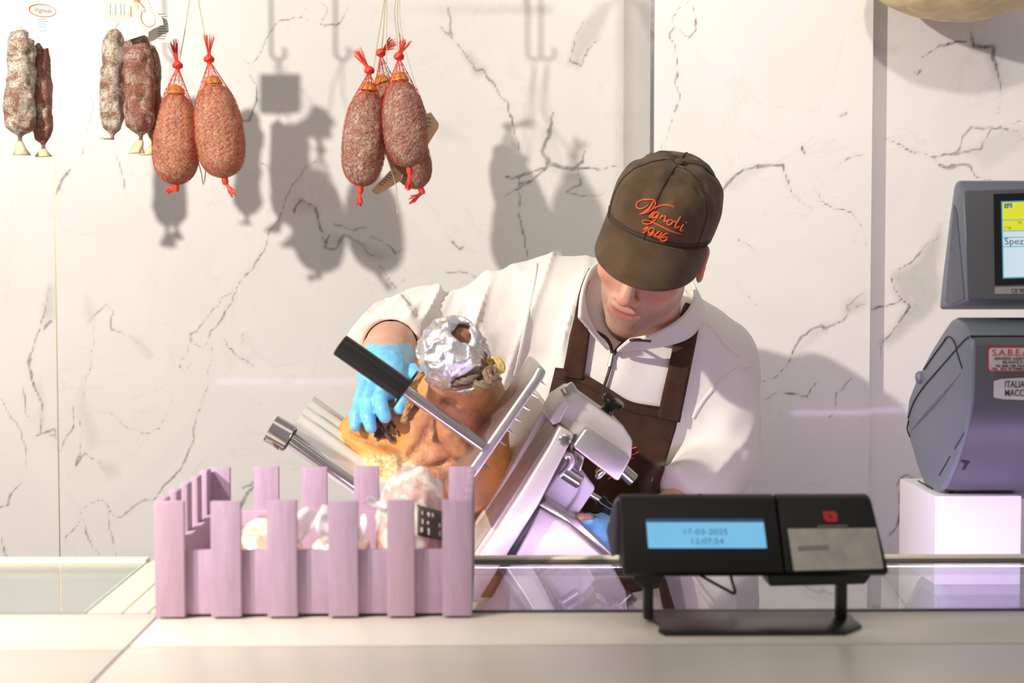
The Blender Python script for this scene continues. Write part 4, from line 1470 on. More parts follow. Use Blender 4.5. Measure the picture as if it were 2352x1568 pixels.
rope([P(985, 868, 1.985), P(1010, 882, 1.955), P(1045, 886, 1.938), P(1080, 880, 1.935), P(1108, 862, 1.945), P(1118, 835, 1.965), P(1114, 805, 1.99), P(1104, 785, 2.01)], 0.0062, M_rope, 'rope', ham)
rope([P(990, 858, 1.975), P(1020, 874, 1.945), P(1055, 876, 1.925), P(1090, 866, 1.928), P(1110, 842, 1.945), P(1112, 812, 1.97)], 0.0045, M_rope, 'rope', ham)
rope([P(1085, 872, 1.935), P(1100, 884, 1.925), P(1122, 880, 1.925), P(1136, 866, 1.93), P(1130, 850, 1.935), P(1118, 858, 1.925), P(1128, 872, 1.92), P(1145, 868, 1.93)], 0.0062, M_rope, 'rope_knot', ham)
rope([P(1122, 838, 1.95), P(1134, 826, 1.95), P(1148, 834, 1.945), P(1152, 848, 1.945), P(1140, 854, 1.94), P(1128, 846, 1.94)], 0.0055, M_rope_l, 'rope_end', ham)
rope([P(974, 848, 1.99), P(962, 868, 1.985), P(950, 892, 1.98), P(940, 925, 1.975), P(932, 950, 1.972), P(927, 970, 1.97)], 0.0042, plain('twine', (178, 134, 88), 0.9, 0, 0.2, 300, 0.6, 600), 'hanging_twine', ham)
# branded stamp and tag on the rind: charred marks lying on the surface
bv_ham = BVHTree.FromPolygons([tuple(v) for v in Vh], [tuple(int(i) for i in f) for f in Fh])


def on_surface(bv, px, py, off):
    o = Vector((0, 0, CAMZ))
    d = ray(px, py).normalized()
    h = bv.ray_cast(o, d)
    if h[0] is None:
        return None
    n_ = h[1] if h[1].dot(d) < 0 else -h[1]
    return h[0] + n_ * off


M_char = plain('charred_mark', (92, 66, 52), 0.8, 0, 0.25, 200, 0.5, 400)
mbc = MB()
for s_ in range(72):
    cx_, cy_ = (872, 998) if s_ < 32 else (896, 982)
    if s_ >= 62:
        cx_, cy_ = 905, 1000
    a = random.uniform(0, 6.28)
    r0 = random.uniform(3, 16)
    x, y = cx_ + r0 * math.cos(a) * 0.75, cy_ + r0 * math.sin(a)
    pts = []
    for k in range(7):
        q = on_surface(bv_ham, x + 2.8 * math.cos(k * 0.95 + a), y + 2.8 * math.sin(k * 0.95 + a), 0.0006)
        if q is not None:
            pts.append(q)
    if len(pts) > 3:
        mbc.tube(pts, 0.0008, 5)
mbc.build('stamp_mark', M_char, ham)
pts = [on_surface(bv_ham, x, y, 0.0025) for x, y in ((866, 965), (874, 978), (884, 994), (893, 1006), (900, 1014))]
pts = [p for p in pts if p is not None]
if len(pts) > 2:
    MB().tube(pts, 0.003, 8).build('tag_stem', M_char, ham)

# ------------------------------------------------------------------ the person at the slicer
person = empty('person', (P(1460, 1400, 2.5).x, 2.52, 0.0))
tag(person, 'person in cream fleece, brown apron and cap bending over the slicer', 'person')


def rotm(ax, a):
    return np.array(Matrix.Rotation(a, 3, ax))


HR = rotm('Y', math.radians(11.96)) @ rotm('X', math.radians(30.3)) @ rotm('Z', math.radians(-17.0))
HO = np.array(P(1499.6, 574, 2.185))


def hl(v):
    """Head-local point to the place."""
    return HO + HR @ np.array(v)


def hlv(V):
    return np.asarray(V) @ HR.T + HO


J = lambda x, y, d: np.array(P(x, y, d))

# skin, with lips and stubble stored on the mesh
t = NT('skin')
n1 = t.noise(25, 4, 0.6)
n2 = t.noise(700, 3, 0.6)
lip = t.n('ShaderNodeAttribute', attribute_name='lip').outputs['Fac']
beard = t.n('ShaderNodeAttribute', attribute_name='beard').outputs['Fac']
red = t.n('ShaderNodeAttribute', attribute_name='flush').outputs['Fac']
c = t.ramp(n1, [(0.3, lin((208, 156, 130))), (0.7, lin((222, 174, 146)))])
c = t.mix(t.math('MULTIPLY', red, 0.55), c, lin((212, 120, 100)))
c = t.mix(t.math('MULTIPLY', beard, t.math('ADD', t.math('MULTIPLY', n2, 0.6), 0.2), True), c, lin((120, 92, 76)))
c = t.mix(t.math('MULTIPLY', lip, 0.8), c, lin((168, 92, 88)))
t.base(c)
t.set(rough=0.46, sss=0.18, spec=0.4)
t.b.inputs['Subsurface Radius'].default_value = (0.012, 0.005, 0.003)
t.b.inputs['Subsurface Scale'].default_value = 0.6
t.bump(n2, 0.08, 0.0006)
M_skin = t.m

NECK0, NECK1 = hl((0, 0.028, -0.06)), J(1478, 745, 2.41)


def head_fn(p):
    q = (p - HO) @ HR            # to head-local
    q = q.astype(np.float32)
    d = ell(q, (0, 0.012, 0.032), (0.0725, 0.093, 0.092))
    d = smin(d, ell(q, (0, -0.025, -0.035), (0.060, 0.066, 0.080)), 0.03)
    d = smin(d, cone(q, (-0.040, 0.0, -0.062), (-0.012, -0.066, -0.096), 0.020, 0.017), 0.022)
    d = smin(d, cone(q, (0.040, 0.0, -0.062), (0.012, -0.066, -0.096), 0.020, 0.017), 0.022)
    d = smin(d, ell(q, (0, -0.073, -0.096), (0.020, 0.016, 0.018)), 0.014)
    for sx in (-1, 1):
        d = smin(d, ell(q, (sx * 0.042, -0.062, -0.022), (0.020, 0.020, 0.016)), 0.02)     # cheekbone
        d = smin(d, cone(q, (sx * 0.012, -0.094, 0.028), (sx * 0.045, -0.078, 0.026), 0.010, 0.008), 0.014)   # brow
        d = smax(d, -ell(q, (sx * 0.031, -0.099, 0.006), (0.017, 0.013, 0.012)), 0.010)     # socket
        d = smin(d, ell(q, (sx * 0.031, -0.081, 0.005), (0.0145, 0.011, 0.0115)), 0.003)    # closed lid
        ear = ell(q, (sx * 0.077, 0.018, -0.004), (0.007, 0.019, 0.031), rotm('Z', sx * 0.35))
        ear = smax(ear, -ell(q, (sx * 0.083, 0.014, -0.002), (0.006, 0.010, 0.018)), 0.004)
        d = smin(d, ear, 0.006)
    d = smin(d, cone(q, (0, -0.090, 0.018), (0, -0.113, -0.026), 0.0085, 0.0115), 0.010)    # nose
    d = smin(d, ell(q, (0, -0.115, -0.032), (0.0125, 0.012, 0.0105)), 0.006)
    for sx in (-1, 1):
        d = smax(d, -ell(q, (sx * 0.0250, -0.0925, -0.0618), (0.005, 0.0045, 0.0020)), 0.003)
        d = smin(d, ell(q, (sx * 0.0135, -0.103, -0.036), (0.0085, 0.010, 0.0078)), 0.005)
        d = smax(d, -ell(q, (sx * 0.0065, -0.110, -0.0435), (0.004, 0.006, 0.0035)), 0.003)
    d = smin(d, ell(q, (0, -0.0862, -0.066), (0.029, 0.0090, 0.020)), 0.014)                 # mouth mound
    qm = q.copy()                                        # mouth line bows up at its corners
    qm[:, 2] -= 0.0045 * (q[:, 0] / 0.021) ** 2
    d = smin(d, ell(qm, (0, -0.0938, -0.0625), (0.021, 0.0042, 0.0032)), 0.004)
    d = smin(d, ell(qm, (0, -0.0915, -0.0728), (0.0178, 0.0048, 0.0042)), 0.004)
    d = smax(d, -ell(qm, (0, -0.1005, -0.0680), (0.0240, 0.0050, 0.0013)), 0.002)
    d = smax(d, -cone(q, (0, -0.1035, -0.046), (0, -0.1045, -0.056), 0.0022, 0.0026), 0.003)   # philtrum
    neck = cone(p, NECK0, NECK1, 0.052, 0.060)
    d = smin(d, neck, 0.022)
    return d


FA = [(J(905, 775, 2.37), 0.044), (J(893, 812, 2.24), 0.040), (J(893, 838, 2.14), 0.031)]     # right forearm


def finger(p, js, r0, r1):
    d = None
    n = len(js) - 1
    for i in range(n):
        e = cone(p, js[i], js[i + 1], r0 + (r1 - r0) * i / n, r0 + (r1 - r0) * (i + 1) / n)
        d = e if d is None else smin(d, e, 0.003)
    return d


R_F = [([J(840, 872, 2.075), J(826, 922, 2.035), J(817, 955, 2.018), J(816, 978, 2.012)], 0.0105, 0.0080),
       ([J(860, 880, 2.07), J(846, 925, 2.025), J(846, 960, 2.008), J(851, 981, 2.004)], 0.0112, 0.0088),
       ([J(886, 884, 2.065), J(873, 915, 2.022), J(878, 942, 2.005), J(884, 957, 2.003)], 0.0115, 0.0092),
       ([J(915, 876, 2.065), J(930, 900, 2.035), J(924, 922, 2.02), J(918, 938, 2.018)], 0.0112, 0.0088),
       ([J(925, 850, 2.10), J(948, 852, 2.085), J(962, 868, 2.07)], 0.0125, 0.0095)]
L_W = J(1405, 1246, 2.06)
L_F = [([J(1340, 1205, 2.02), J(1312, 1206, 2.0), J(1292, 1214, 1.99)], 0.0105, 0.008), ([J(1340, 1215, 2.01), J(1310, 1216, 1.985), J(1290, 1226, 1.975)], 0.011, 0.0085),
       ([J(1342, 1226, 2.0), J(1314, 1228, 1.975), J(1296, 1238, 1.965)], 0.011, 0.0085), ([J(1346, 1238, 1.995), J(1322, 1242, 1.97), J(1306, 1250, 1.96)], 0.0105, 0.008),
       ([J(1368, 1208, 2.0), J(1348, 1194, 1.985), J(1330, 1190, 1.975)], 0.0115, 0.009)]
PM = np.stack([np.array([0.98, 0.0, -0.2]), np.array([0.12, 0.8, 0.58]), np.cross([0.98, 0, -0.2], [0.12, 0.8, 0.58])], 1)
PM /= np.linalg.norm(PM, axis=0)


def hands(p, g):
    """Both hands; g inflates them (the glove)."""
    pal = ell(p, J(884, 868, 2.085), (0.037 + g, 0.026 + g, 0.042 + g))
    pal = smin(pal, cone(p, J(893, 838, 2.14), J(884, 866, 2.09), 0.031 + g, 0.028 + g), 0.02)
    d = pal
    for js, r0, r1 in R_F:
        d = smin(d, finger(p, js, r0 + g - 0.0018, r1 + g - 0.0009), 0.0022)
    pl = ell(p, J(1360, 1224, 2.02), (0.030 + g, 0.034 + g, 0.020 + g))
    pl = smin(pl, cone(p, L_W, J(1362, 1226, 2.02), 0.028 + g, 0.026 + g), 0.015)
    e = pl
    for js, r0, r1 in L_F:
        e = smin(e, finger(p, js, r0 + g, r1 + g), 0.006)
    return np.minimum(d, e)


def limbs_fn(p):
    d = smin(cone(p, FA[0][0], FA[1][0], FA[0][1], FA[1][1]), cone(p, FA[1][0], FA[2][0], FA[1][1], FA[2][1]), 0.01)
    d = smin(d, hands(p, -0.0012), 0.015)
    e = cone(p, J(1625, 1130, 2.32), L_W, 0.036, 0.028)
    return np.minimum(d, smin(e, d, 0.01))


SH_R, SH_L = J(1270, 705, 2.45), J(1640, 835, 2.43)
HIP = J(1455, 1440, 2.52)


def trunk_fn(p, g=0.0):
    return union([cone(p, SH_R, SH_L, 0.060 + g, 0.060 + g),
                  cone(p, SH_R, J(905, 775, 2.38), 0.05 + g, 0.042 + g),
                  cone(p, SH_L, J(1655, 1085, 2.37), 0.05 + g, 0.044 + g),
                  cone(p, J(1655, 1085, 2.37), J(1600, 1140, 2.30), 0.042 + g, 0.036 + g),
                  cone(p, J(1350, 800, 2.47), J(1400, 1300, 2.5), 0.085 + g, 0.10 + g),
                  cone(p, J(1570, 880, 2.47), J(1510, 1300, 2.5), 0.085 + g, 0.10 + g),
                  cone(p, NECK1, J(1460, 800, 2.47), 0.06, 0.08 + g)], 0.05)


def legs_fn(p, g=0.0):
    a, b = HIP + np.array([-0.07, 0.02, 0]), HIP + np.array([0.07, 0.02, 0])
    d = union([cone(p, a, b, 0.11 + g, 0.11 + g)], 0.05)
    for q in (a, b):
        k = np.array([q[0] * 1.0, 2.56, 0.52])
        f = np.array([q[0], 2.64, 0.09])
        d = smin(d, cone(p, q, k, 0.082 + g, 0.058 + g), 0.04)
        d = smin(d, cone(p, k, f, 0.056 + g, 0.042 + g), 0.02)
    return d


Vs, Fs = [], []
off = 0
for fn, lo, hi, h in ((head_fn, HO - 0.17, HO + np.array([0.17, 0.30, 0.17]), 0.0024),
                      (limbs_fn, np.minimum(J(770, 1010, 1.94), J(770, 1300, 1.94)), J(1620, 730, 2.42), 0.0034),
                      (lambda p: smin(trunk_fn(p, -0.012), legs_fn(p, -0.01), 0.05), np.array([-0.28, 2.2, 0.05]), np.array([0.50, 2.8, 1.62]), 0.008)):
    V_, F_ = sdf_verts(fn, lo, hi, h, 0.012)
    Vs.append(V_)
    Fs.append(F_ + off)
    off += len(V_)
Vb = np.concatenate(Vs)
bodyo = mesh_np('body', Vb, np.concatenate(Fs), M_skin, person)
nh = len(Vs[0])
ql = ((Vs[0] - HO) @ HR)
lipv = np.zeros(len(Vb), np.float32)
qlm = ql.copy()
qlm[:, 2] -= 0.0045 * (ql[:, 0] / 0.021) ** 2
lipv[:nh] = np.clip(1.25 - np.linalg.norm((qlm - np.array([0, -0.098, -0.0682])) / np.array([0.0235, 0.016, 0.0068]), axis=1), 0, 0.45) / 0.45
bdv = np.zeros(len(Vb), np.float32)
bd = np.clip((-0.040 - ql[:, 2]) / 0.03, 0, 1) * np.clip((0.02 - ql[:, 1]) / 0.03, 0, 1) * np.clip((ql[:, 2] + 0.15) / 0.03, 0, 1)
bdv[:nh] = bd * (1 - lipv[:nh])
flv = np.zeros(len(Vb), np.float32)
flv[:nh] = np.clip(1.2 - np.linalg.norm((ql - np.array([0, -0.118, -0.032])) / np.array([0.018, 0.02, 0.016]), axis=1), 0, 1)
for sx in (-1, 1):
    flv[:nh] = np.maximum(flv[:nh], np.clip(1 - np.linalg.norm((ql - np.array([sx * 0.043, -0.075, -0.03])) / np.array([0.03, 0.03, 0.025]), axis=1), 0, 1))
    flv[:nh] = np.maximum(flv[:nh], np.clip(1.3 - np.linalg.norm((ql - np.array([sx * 0.08, 0.018, -0.004])) / np.array([0.02, 0.03, 0.04]), axis=1), 0, 1))
for nm, arr in (('lip', lipv), ('beard', bdv), ('flush', flv)):
    at_ = bodyo.data.attributes.new(nm, 'FLOAT', 'POINT')
    at_.data.foreach_set('value', arr)

# short hair below the cap
M_hair = plain('dark_hair', (44, 34, 28), 0.7, 0, 0.2, 300, 0.8, 600)


def hair_fn(p):
    q = ((p - HO) @ HR).astype(np.float32)
    d = ell(q, (0, 0.014, 0.032), (0.0750, 0.095, 0.092))
    d = smax(d, -0.02 - q[:, 1] + np.abs(q[:, 2]) * 0.15, 0.006)
    d = smax(d, -0.03 - q[:, 2], 0.01)
    d = smax(d, q[:, 2] - 0.06, 0.006)
    return d + vnoise(p, 220, 3) * 0.0008


sdf_obj('hair', hair_fn, HO - 0.13, HO + 0.13, 0.003, M_hair, person, 0.004)

# gloves
tg_ = NT('blue_nitrile')
ng = tg_.noise(60, 4, 0.6, 0.8)
tg_.base(tg_.ramp(ng, [(0.3, lin((104, 184, 230))), (0.7, lin((132, 206, 242)))]))
tg_.set(rough=0.36, sss=0.05, spec=0.5)
tg_.bump(ng, 0.35, 0.002)
M_glove = tg_.m


def glove_fn(p, which):
    d = hands(p, 0.0010)
    if which == 0:
        w0 = J(893, 822, 2.185)
        d = smin(d, cone(p, w0, J(890, 845, 2.12), 0.0395, 0.035), 0.008)
        ax = (J(884, 868, 2.085) - w0)
        ax /= np.linalg.norm(ax)
        d = smax(d, -((p - w0) @ ax.astype(np.float32)), 0.003)
        wr = vnoise(p, (160, 160, 60), 4) * 0.0008
        tips = np.clip((1.42 - p[:, 2]) / 0.02, 0, 1)
        return d + wr + 0.0004 * vnoise(p, 190, 6)
    w0 = J(1396, 1241, 2.045)
    ax = (J(1360, 1224, 2.02) - w0)
    ax /= np.linalg.norm(ax)
    d = smin(d, cone(p, w0, J(1370, 1228, 2.03), 0.034, 0.032), 0.006)
    d = smax(d, -((p - w0) @ ax.astype(np.float32)), 0.003)
    return d + 0.001 * vnoise(p, 150, 6)


sdf_obj('glove', lambda p: glove_fn(p, 0), J(770, 1010, 1.95), J(1000, 790, 2.22), 0.0024, M_glove, person, 0.006)
sdf_obj('glove', lambda p: glove_fn(p, 1), J(1250, 1300, 1.92), J(1425, 1160, 2.12), 0.0024, M_glove, person, 0.006)

# fleece pullover
t = NT('cream_fleece')
n1 = t.noise(9, 3)
n2 = t.noise(520, 4, 0.7)
t.base(t.ramp(n1, [(0.3, lin((236, 228, 218))), (0.7, lin((242, 236, 228)))]))
t.set(rough=0.95, sheen=0.35, spec=0.15)
t.bump(n2, 0.5, 0.0016)
M_fleece = t.m
SLV = [(SH_R, 0.078), (J(1120, 742, 2.43), 0.070), (J(985, 762, 2.40), 0.062), (J(900, 786, 2.335), 0.053), (J(880, 795, 2.30), 0.049)]
SLV_L = [(SH_L, 0.070), (J(1658, 965, 2.40), 0.060), (J(1654, 1066, 2.37), 0.058), (J(1612, 1116, 2.31), 0.055), (J(1580, 1136, 2.27), 0.053), (J(1556, 1148, 2.245), 0.050)]


def seg_t(p, a, b):
    ab = b - a
    return np.clip(((p - a) @ ab.astype(np.float32)) / float(ab @ ab), 0, 1)


def fleece_fn(p):
    arm = union([cone(p, SLV[i][0], SLV[i + 1][0], SLV[i][1], SLV[i + 1][1]) for i in range(4)], 0.03)
    # folds across the pushed-up sleeve: long ridges running round the arm
    tt = seg_t(p, SH_R, SLV[3][0])
    rq = p @ np.array([[0.94, 0, 0.34], [0, 1, 0], [-0.34, 0, 0.94]], dtype=np.float32)
    r1 = 1 - np.abs(vnoise(rq, (19, 6, 4.5), 9))
    r2 = 1 - np.abs(vnoise(rq, (42, 12, 9), 10))
    fold = (r1 ** 4 - 0.35) * 0.018 + (r2 ** 3 - 0.4) * 0.005
    arm = arm - fold * np.clip(tt * 5, 0.2, 1)
    larm = union([cone(p, SLV_L[i][0], SLV_L[i + 1][0], SLV_L[i][1], SLV_L[i + 1][1]) for i in range(5)], 0.03)
    tl_ = seg_t(p, SLV_L[1][0], SLV_L[5][0])
    lq = p @ np.array([[0.8, 0, -0.6], [0, 1, 0], [0.6, 0, 0.8]], dtype=np.float32)
    larm = larm - ((1 - np.abs(vnoise(lq, (6, 8, 24), 5))) ** 3 - 0.45) * 0.009 * np.clip(tl_ * 3, 0.15, 1)
    tor = union([cone(p, J(1265, 700, 2.46), J(1400, 712, 2.47), 0.072, 0.075),
                 cone(p, J(1400, 712, 2.47), J(1560, 775, 2.47), 0.070, 0.065),
                 cone(p, J(1560, 775, 2.47), SH_L, 0.062, 0.074),
                 cone(p, J(1310, 790, 2.46), J(1380, 1560, 2.50), 0.108, 0.125),
                 cone(p, J(1560, 890, 2.45), J(1520, 1560, 2.50), 0.104, 0.125),
                 cone(p, J(1440, 850, 2.44), J(1445, 1560, 2.50), 0.115, 0.13),
                 cone(p, J(1190, 800, 2.47), J(1290, 900, 2.47), 0.075, 0.09)], 0.06)
    # long soft folds falling from the right shoulder
    f = (1 - np.abs(vnoise(rq, (22, 7, 3.2), 7))) ** 3 - 0.45
    tor = tor - 0.018 * f * np.clip((J(1380, 0, 2.4)[0] - p[:, 0]) / 0.06, 0.25, 1)
    d = smin(arm, tor, 0.055)
    # deep creases between the upper arm and the body on the right side of the picture
    d = smin(d, larm, 0.022)
    d = d - 0.0022 * vnoise(p, 30, 8)
    # openings: right cuff, left cuff, hem, neck
    a = (SLV[4][0] - SLV[3][0])
    a = (FA[1][0] - FA[0][0])
    a /= np.linalg.norm(a)
    cut0 = (p - J(886, 795, 2.29)) @ a.astype(np.float32)
    near = np.linalg.norm(p - J(886, 795, 2.27), axis=1) < 0.11
    d = np.where(near, smax(d, cut0, 0.008), d)
    b = SLV_L[5][0] - SLV_L[4][0]
    b /= np.linalg.norm(b)
    near = np.linalg.norm(p - SLV_L[5][0], axis=1) < 0.07
    d = np.where(near, smax(d, (p - SLV_L[5][0] - b * 0.02) @ b.astype(np.float32), 0.008), d)
    d = smax(d, J(1400, 1600, 2.45)[2] - p[:, 2], 0.01)
    # neck hole
    nk = cone(p, J(1440, 660, 2.20), J(1465, 742, 2.42), 0.068, 0.046)
    d = smax(d, -nk, 0.012)
    # hollow the right cuff so the forearm comes out of it
    d = smax(d, -cone(p, FA[0][0] + (FA[1][0] - FA[0][0]) * 0.28, FA[1][0], 0.0432, 0.0432), 0.004)
    return d


fV, fF = sdf_verts(fleece_fn, np.array([J(790, 0, 2.3)[0], 2.2, J(0, 1620, 2.45)[2]]), np.array([J(1790, 0, 2.4)[0], 2.66, J(0, 560, 2.4)[2]]), 0.0042, 0.02)
pull = mesh_np('pullover', fV, fF, M_fleece, person)
bv_f = BVHTree.FromPolygons([tuple(v) for v in fV], [tuple(int(i) for i in f) for f in fF])


def loft(name, ca, cb, mat, parent, nu=60, nv=8, bulge=0.0, bdir=(0, -1, 0), thick=0.004):
    a = smooth_path(ca, 12)
    b = smooth_path(cb, 12)

    def at(c, u):
        x = u * (len(c) - 1)
        i = min(int(x), len(c) - 2)
        return c[i].lerp(c[i + 1], x - i)
    V, Fq = [], []
    for i in range(nu):
        for j in range(nv):
            u, v = i / (nu - 1), j / (nv - 1)
            q = at(a, u).lerp(at(b, u), v) + Vector(bdir) * (bulge * math.sin(math.pi * v))
            V.append(tuple(q))
    for i in range(nu - 1):
        for j in range(nv - 1):
            Fq.append((i * nv + j, i * nv + j + 1, (i + 1) * nv + j + 1, (i + 1) * nv + j))
    o = mesh_np(name, np.array(V), np.array(Fq), mat, parent)
    md = o.modifiers.new('thick', 'SOLIDIFY')
    md.thickness = thick
    md.offset = 0
    ms = o.modifiers.new('soft', 'SUBSURF')
    ms.levels = ms.render_levels = 1
    return o, V, Fq


ctop = [P(1328, 728, 2.235), P(1333, 690, 2.255), P(1345, 645, 2.29), P(1372, 605, 2.36), P(1440, 590, 2.45), P(1530, 605, 2.48), P(1588, 648, 2.42), P(1592, 688, 2.35), P(1565, 728, 2.295), P(1505, 765, 2.26), P(1445, 780, 2.265)]
cbot = [P(1402, 806, 2.305), P(1362, 768, 2.315), P(1332, 720, 2.345), P(1345, 660, 2.42), P(1430, 650, 2.52), P(1540, 680, 2.53), P(1616, 715, 2.46), P(1612, 745, 2.39), P(1575, 780, 2.33), P(1500, 798, 2.305), P(1414, 806, 2.305)]
col_o, cV, cFq = loft('collar', ctop, cbot, M_fleece, pull, 72, 9, 0.006, (0, -0.6, 0.2), 0.007)
bv_c = BVHTree.FromPolygons([tuple(v) for v in list(cV)], [tuple(f) for f in cFq])


def first_hit(px, py, bvs, off):
    o = Vector((0, 0, CAMZ))
    d = ray(px, py).normalized()
    best = None
    for bv in bvs:
        h = bv.ray_cast(o, d)
        if h[0] is not None and (best is None or h[3] < best[3]):
            best = h
    if best is None:
        return None
    return best[0] - d * off


# zip: toothed tape along both collar edges and down the chest
M_zip = plain('dark_zip', (66, 52, 50), 0.5, 0.3, 0.1, 300)


def zip_line(pts, name, pitch=3.0, w=2.4):
    pp = smooth_path([Vector((a, b, 0)) for a, b in pts], 10)
    mb = MB()
    cen = []
    acc = 0
    for i, q in enumerate(pp):
        h = first_hit(q.x, q.y, (bv_f, bv_c), 0.0075)
        if h is not None:
            cen.append(h)
    # even out the depth
    for _ in range(6):
        cen = [cen[0]] + [(cen[i - 1] + cen[i] * 2 + cen[i + 1]) / 4 for i in range(1, len(cen) - 1)] + [cen[-1]]
    mb.tube(cen, 0.0024, 8)
    L_ = 0
    last = cen[0]
    for i in range(1, len(cen)):
        seg = cen[i] - cen[i - 1]
        n_ = max(1, int(seg.length / 0.0021))
        for k in range(n_):
            c_ = cen[i - 1].lerp(cen[i], k / n_)
            dx = seg.normalized()
            sd_ = dx.cross(Vector((0, 1, 0))).normalized()
            mb.tube([c_ - sd_ * 0.0030 - Vector((0, 0.001, 0)), c_ + sd_ * 0.0030 - Vector((0, 0.001, 0))], 0.00062, 5)
    return mb.build(name, M_zip, pull)


zip_line([(1329, 731), (1340, 745), (1365, 760), (1390, 774), (1402, 792), (1406, 812)], 'zip')
zip_line([(1494, 782), (1462, 780), (1438, 784), (1420, 798), (1409, 814)], 'zip')
zip_line([(1407, 812), (1401, 845), (1390, 880), (1380, 910)], 'zip')
za_, zb3 = first_hit(1406, 812, (bv_f, bv_c), 0.009), first_hit(1400, 842, (bv_f, bv_c), 0.010)
MB().tube([za_, za_.lerp(zb3, 0.4), zb3], [0.0040, 0.0032, 0.0046], 8).build('zip_pull', M_steel, pull)
# shoulder seams: low ridges sewn along the yoke and armhole
for pts in ([(1232, 606), (1226, 650), (1212, 720), (1196, 800), (1180, 860)], [(1600, 735), (1635, 752), (1665, 790), (1700, 818)], [(1722, 838), (1690, 850), (1650, 880), (1615, 920), (1590, 960)]):
    pp = [first_hit(q.x, q.y, (bv_f,), 0.0002) for q in smooth_path([Vector((a, b, 0)) for a, b in pts], 6)]
    pp = [q for q in pp if q is not None]
    if len(pp) > 3:
        MB().tube(pp, 0.0030, 8).build('seam', M_fleece, pull)


# apron: bib and straps draped over the fleece
t = NT('brown_apron_cloth')
n1 = t.noise(30, 4)
n2 = t.noise(900, 2)
t.base(t.ramp(n1, [(0.3, lin((58, 36, 26))), (0.7, lin((76, 50, 34)))]))
t.set(rough=0.85, sheen=0.15, spec=0.2)
t.bump(t.math('ADD', n2, t.math('MULTIPLY', n1, 2.0)), 0.3, 0.001)
M_apron = t.m


def drape(name, grid, mat, parent, off=0.007, thick=0.0025, it=5, extra=None, back=2.40):
    """grid[i][j] = pixel; laid on the pullover with its own clearance."""
    n, m = len(grid), len(grid[0])
    D = np.full((n, m), np.nan)
    for i in range(n):
        for j in range(m):
            h = first_hit(grid[i][j][0], grid[i][j][1], (bv_f,) if extra is None else (bv_f,) + extra, off)
            if h is not None:
                D[i, j] = h.y
    D[np.isnan(D)] = np.nanmax(D) if np.isfinite(np.nanmax(D)) else back
    D0 = D.copy()
    for _ in range(it):
        Q = np.pad(D, 1, mode='edge')
        D = (Q[:-2, 1:-1] + Q[2:, 1:-1] + Q[1:-1, :-2] + Q[1:-1, 2:] + 2 * D) / 6
        D = np.minimum(D, D0)
    V = [tuple(P(grid[i][j][0], grid[i][j][1], D[i, j])) for i in range(n) for j in range(m)]
    Fq = [(i * m + j, i * m + j + 1, (i + 1) * m + j + 1, (i + 1) * m + j) for i in range(n - 1) for j in range(m - 1)]
    o = mesh_np(name, np.array(V), np.array(Fq), mat, parent)
    md = o.modifiers.new('thick', 'SOLIDIFY')
    md.thickness = thick
    md.offset = 0
    return o, V, Fq


def interp(pts, u):
    x = np.linspace(0, 1, len(pts))
    return (np.interp(u, x, [p[0] for p in pts]), np.interp(u, x, [p[1] for p in pts]))


apron = empty('apron', tuple(person.location))
apron.parent = person
apron.matrix_parent_inverse = Matrix.Translation(person.location).inverted()
topc = [tuple(q)[:2] for q in smooth_path([Vector((a, b, 0)) for a, b in ((1276, 844), (1305, 848), (1340, 858), (1385, 884), (1440, 918), (1490, 930), (1562, 938))], 6)]
lefc = [(1276, 844), (1262, 900), (1248, 960), (1240, 1080), (1232, 1300), (1220, 1560)]
rigc = [(1562, 938), (1552, 985), (1535, 1040), (1515, 1110), (1520, 1300), (1600, 1560)]
grid = []
NU, NVv = 44, 90
for j in range(NVv):
    v = j / (NVv - 1)
    row = []
    l, r = interp(lefc, v), interp(rigc, v)
    for i in range(NU):
        u = i / (NU - 1)
        tpx = interp(topc, u)
        sx = l[0] + (r[0] - l[0]) * u
        base_y = l[1] + (r[1] - l[1]) * u
        dy = tpx[1] - (topc[0][1] + (topc[-1][1] - topc[0][1]) * u)
        dx = tpx[0] - (topc[0][0] + (topc[-1][0] - topc[0][0]) * u)
        k = (1 - v) ** 1.5
        row.append((sx + dx * k, base_y + dy * k))
    grid.append(row)
bib, bV, bF = drape('bib', grid, M_apron, apron, 0.008, 0.003, 10)
bv_b = BVHTree.FromPolygons(bV, bF)


def strap(cl, ws, name):
    pts = smooth_path([Vector((a, b, 0)) for a, b in cl], 8)
    g = []
    for i, q in enumerate(pts):
        tg2 = (pts[min(i + 1, len(pts) - 1)] - pts[max(i - 1, 0)]).normalized()
        n2_ = Vector((-tg2.y, tg2.x, 0))
        w = float(np.interp(i / (len(pts) - 1), np.linspace(0, 1, len(ws)), ws))
        g.append([(q.x + n2_.x * w * (k / 5 - 0.5), q.y + n2_.y * w * (k / 5 - 0.5)) for k in range(6)])
    return drape(name, g, M_apron, apron, 0.010, 0.003, 8)


strap([(1316, 868), (1324, 820), (1331, 775), (1336, 740), (1334, 700), (1343, 655), (1358, 618)], (50, 48, 46, 40, 18, 14, 12), 'strap')
strap([(1536, 965), (1547, 910), (1560, 850), (1572, 790), (1585, 730), (1594, 702)], (52, 52, 50, 50, 48, 42), 'strap')
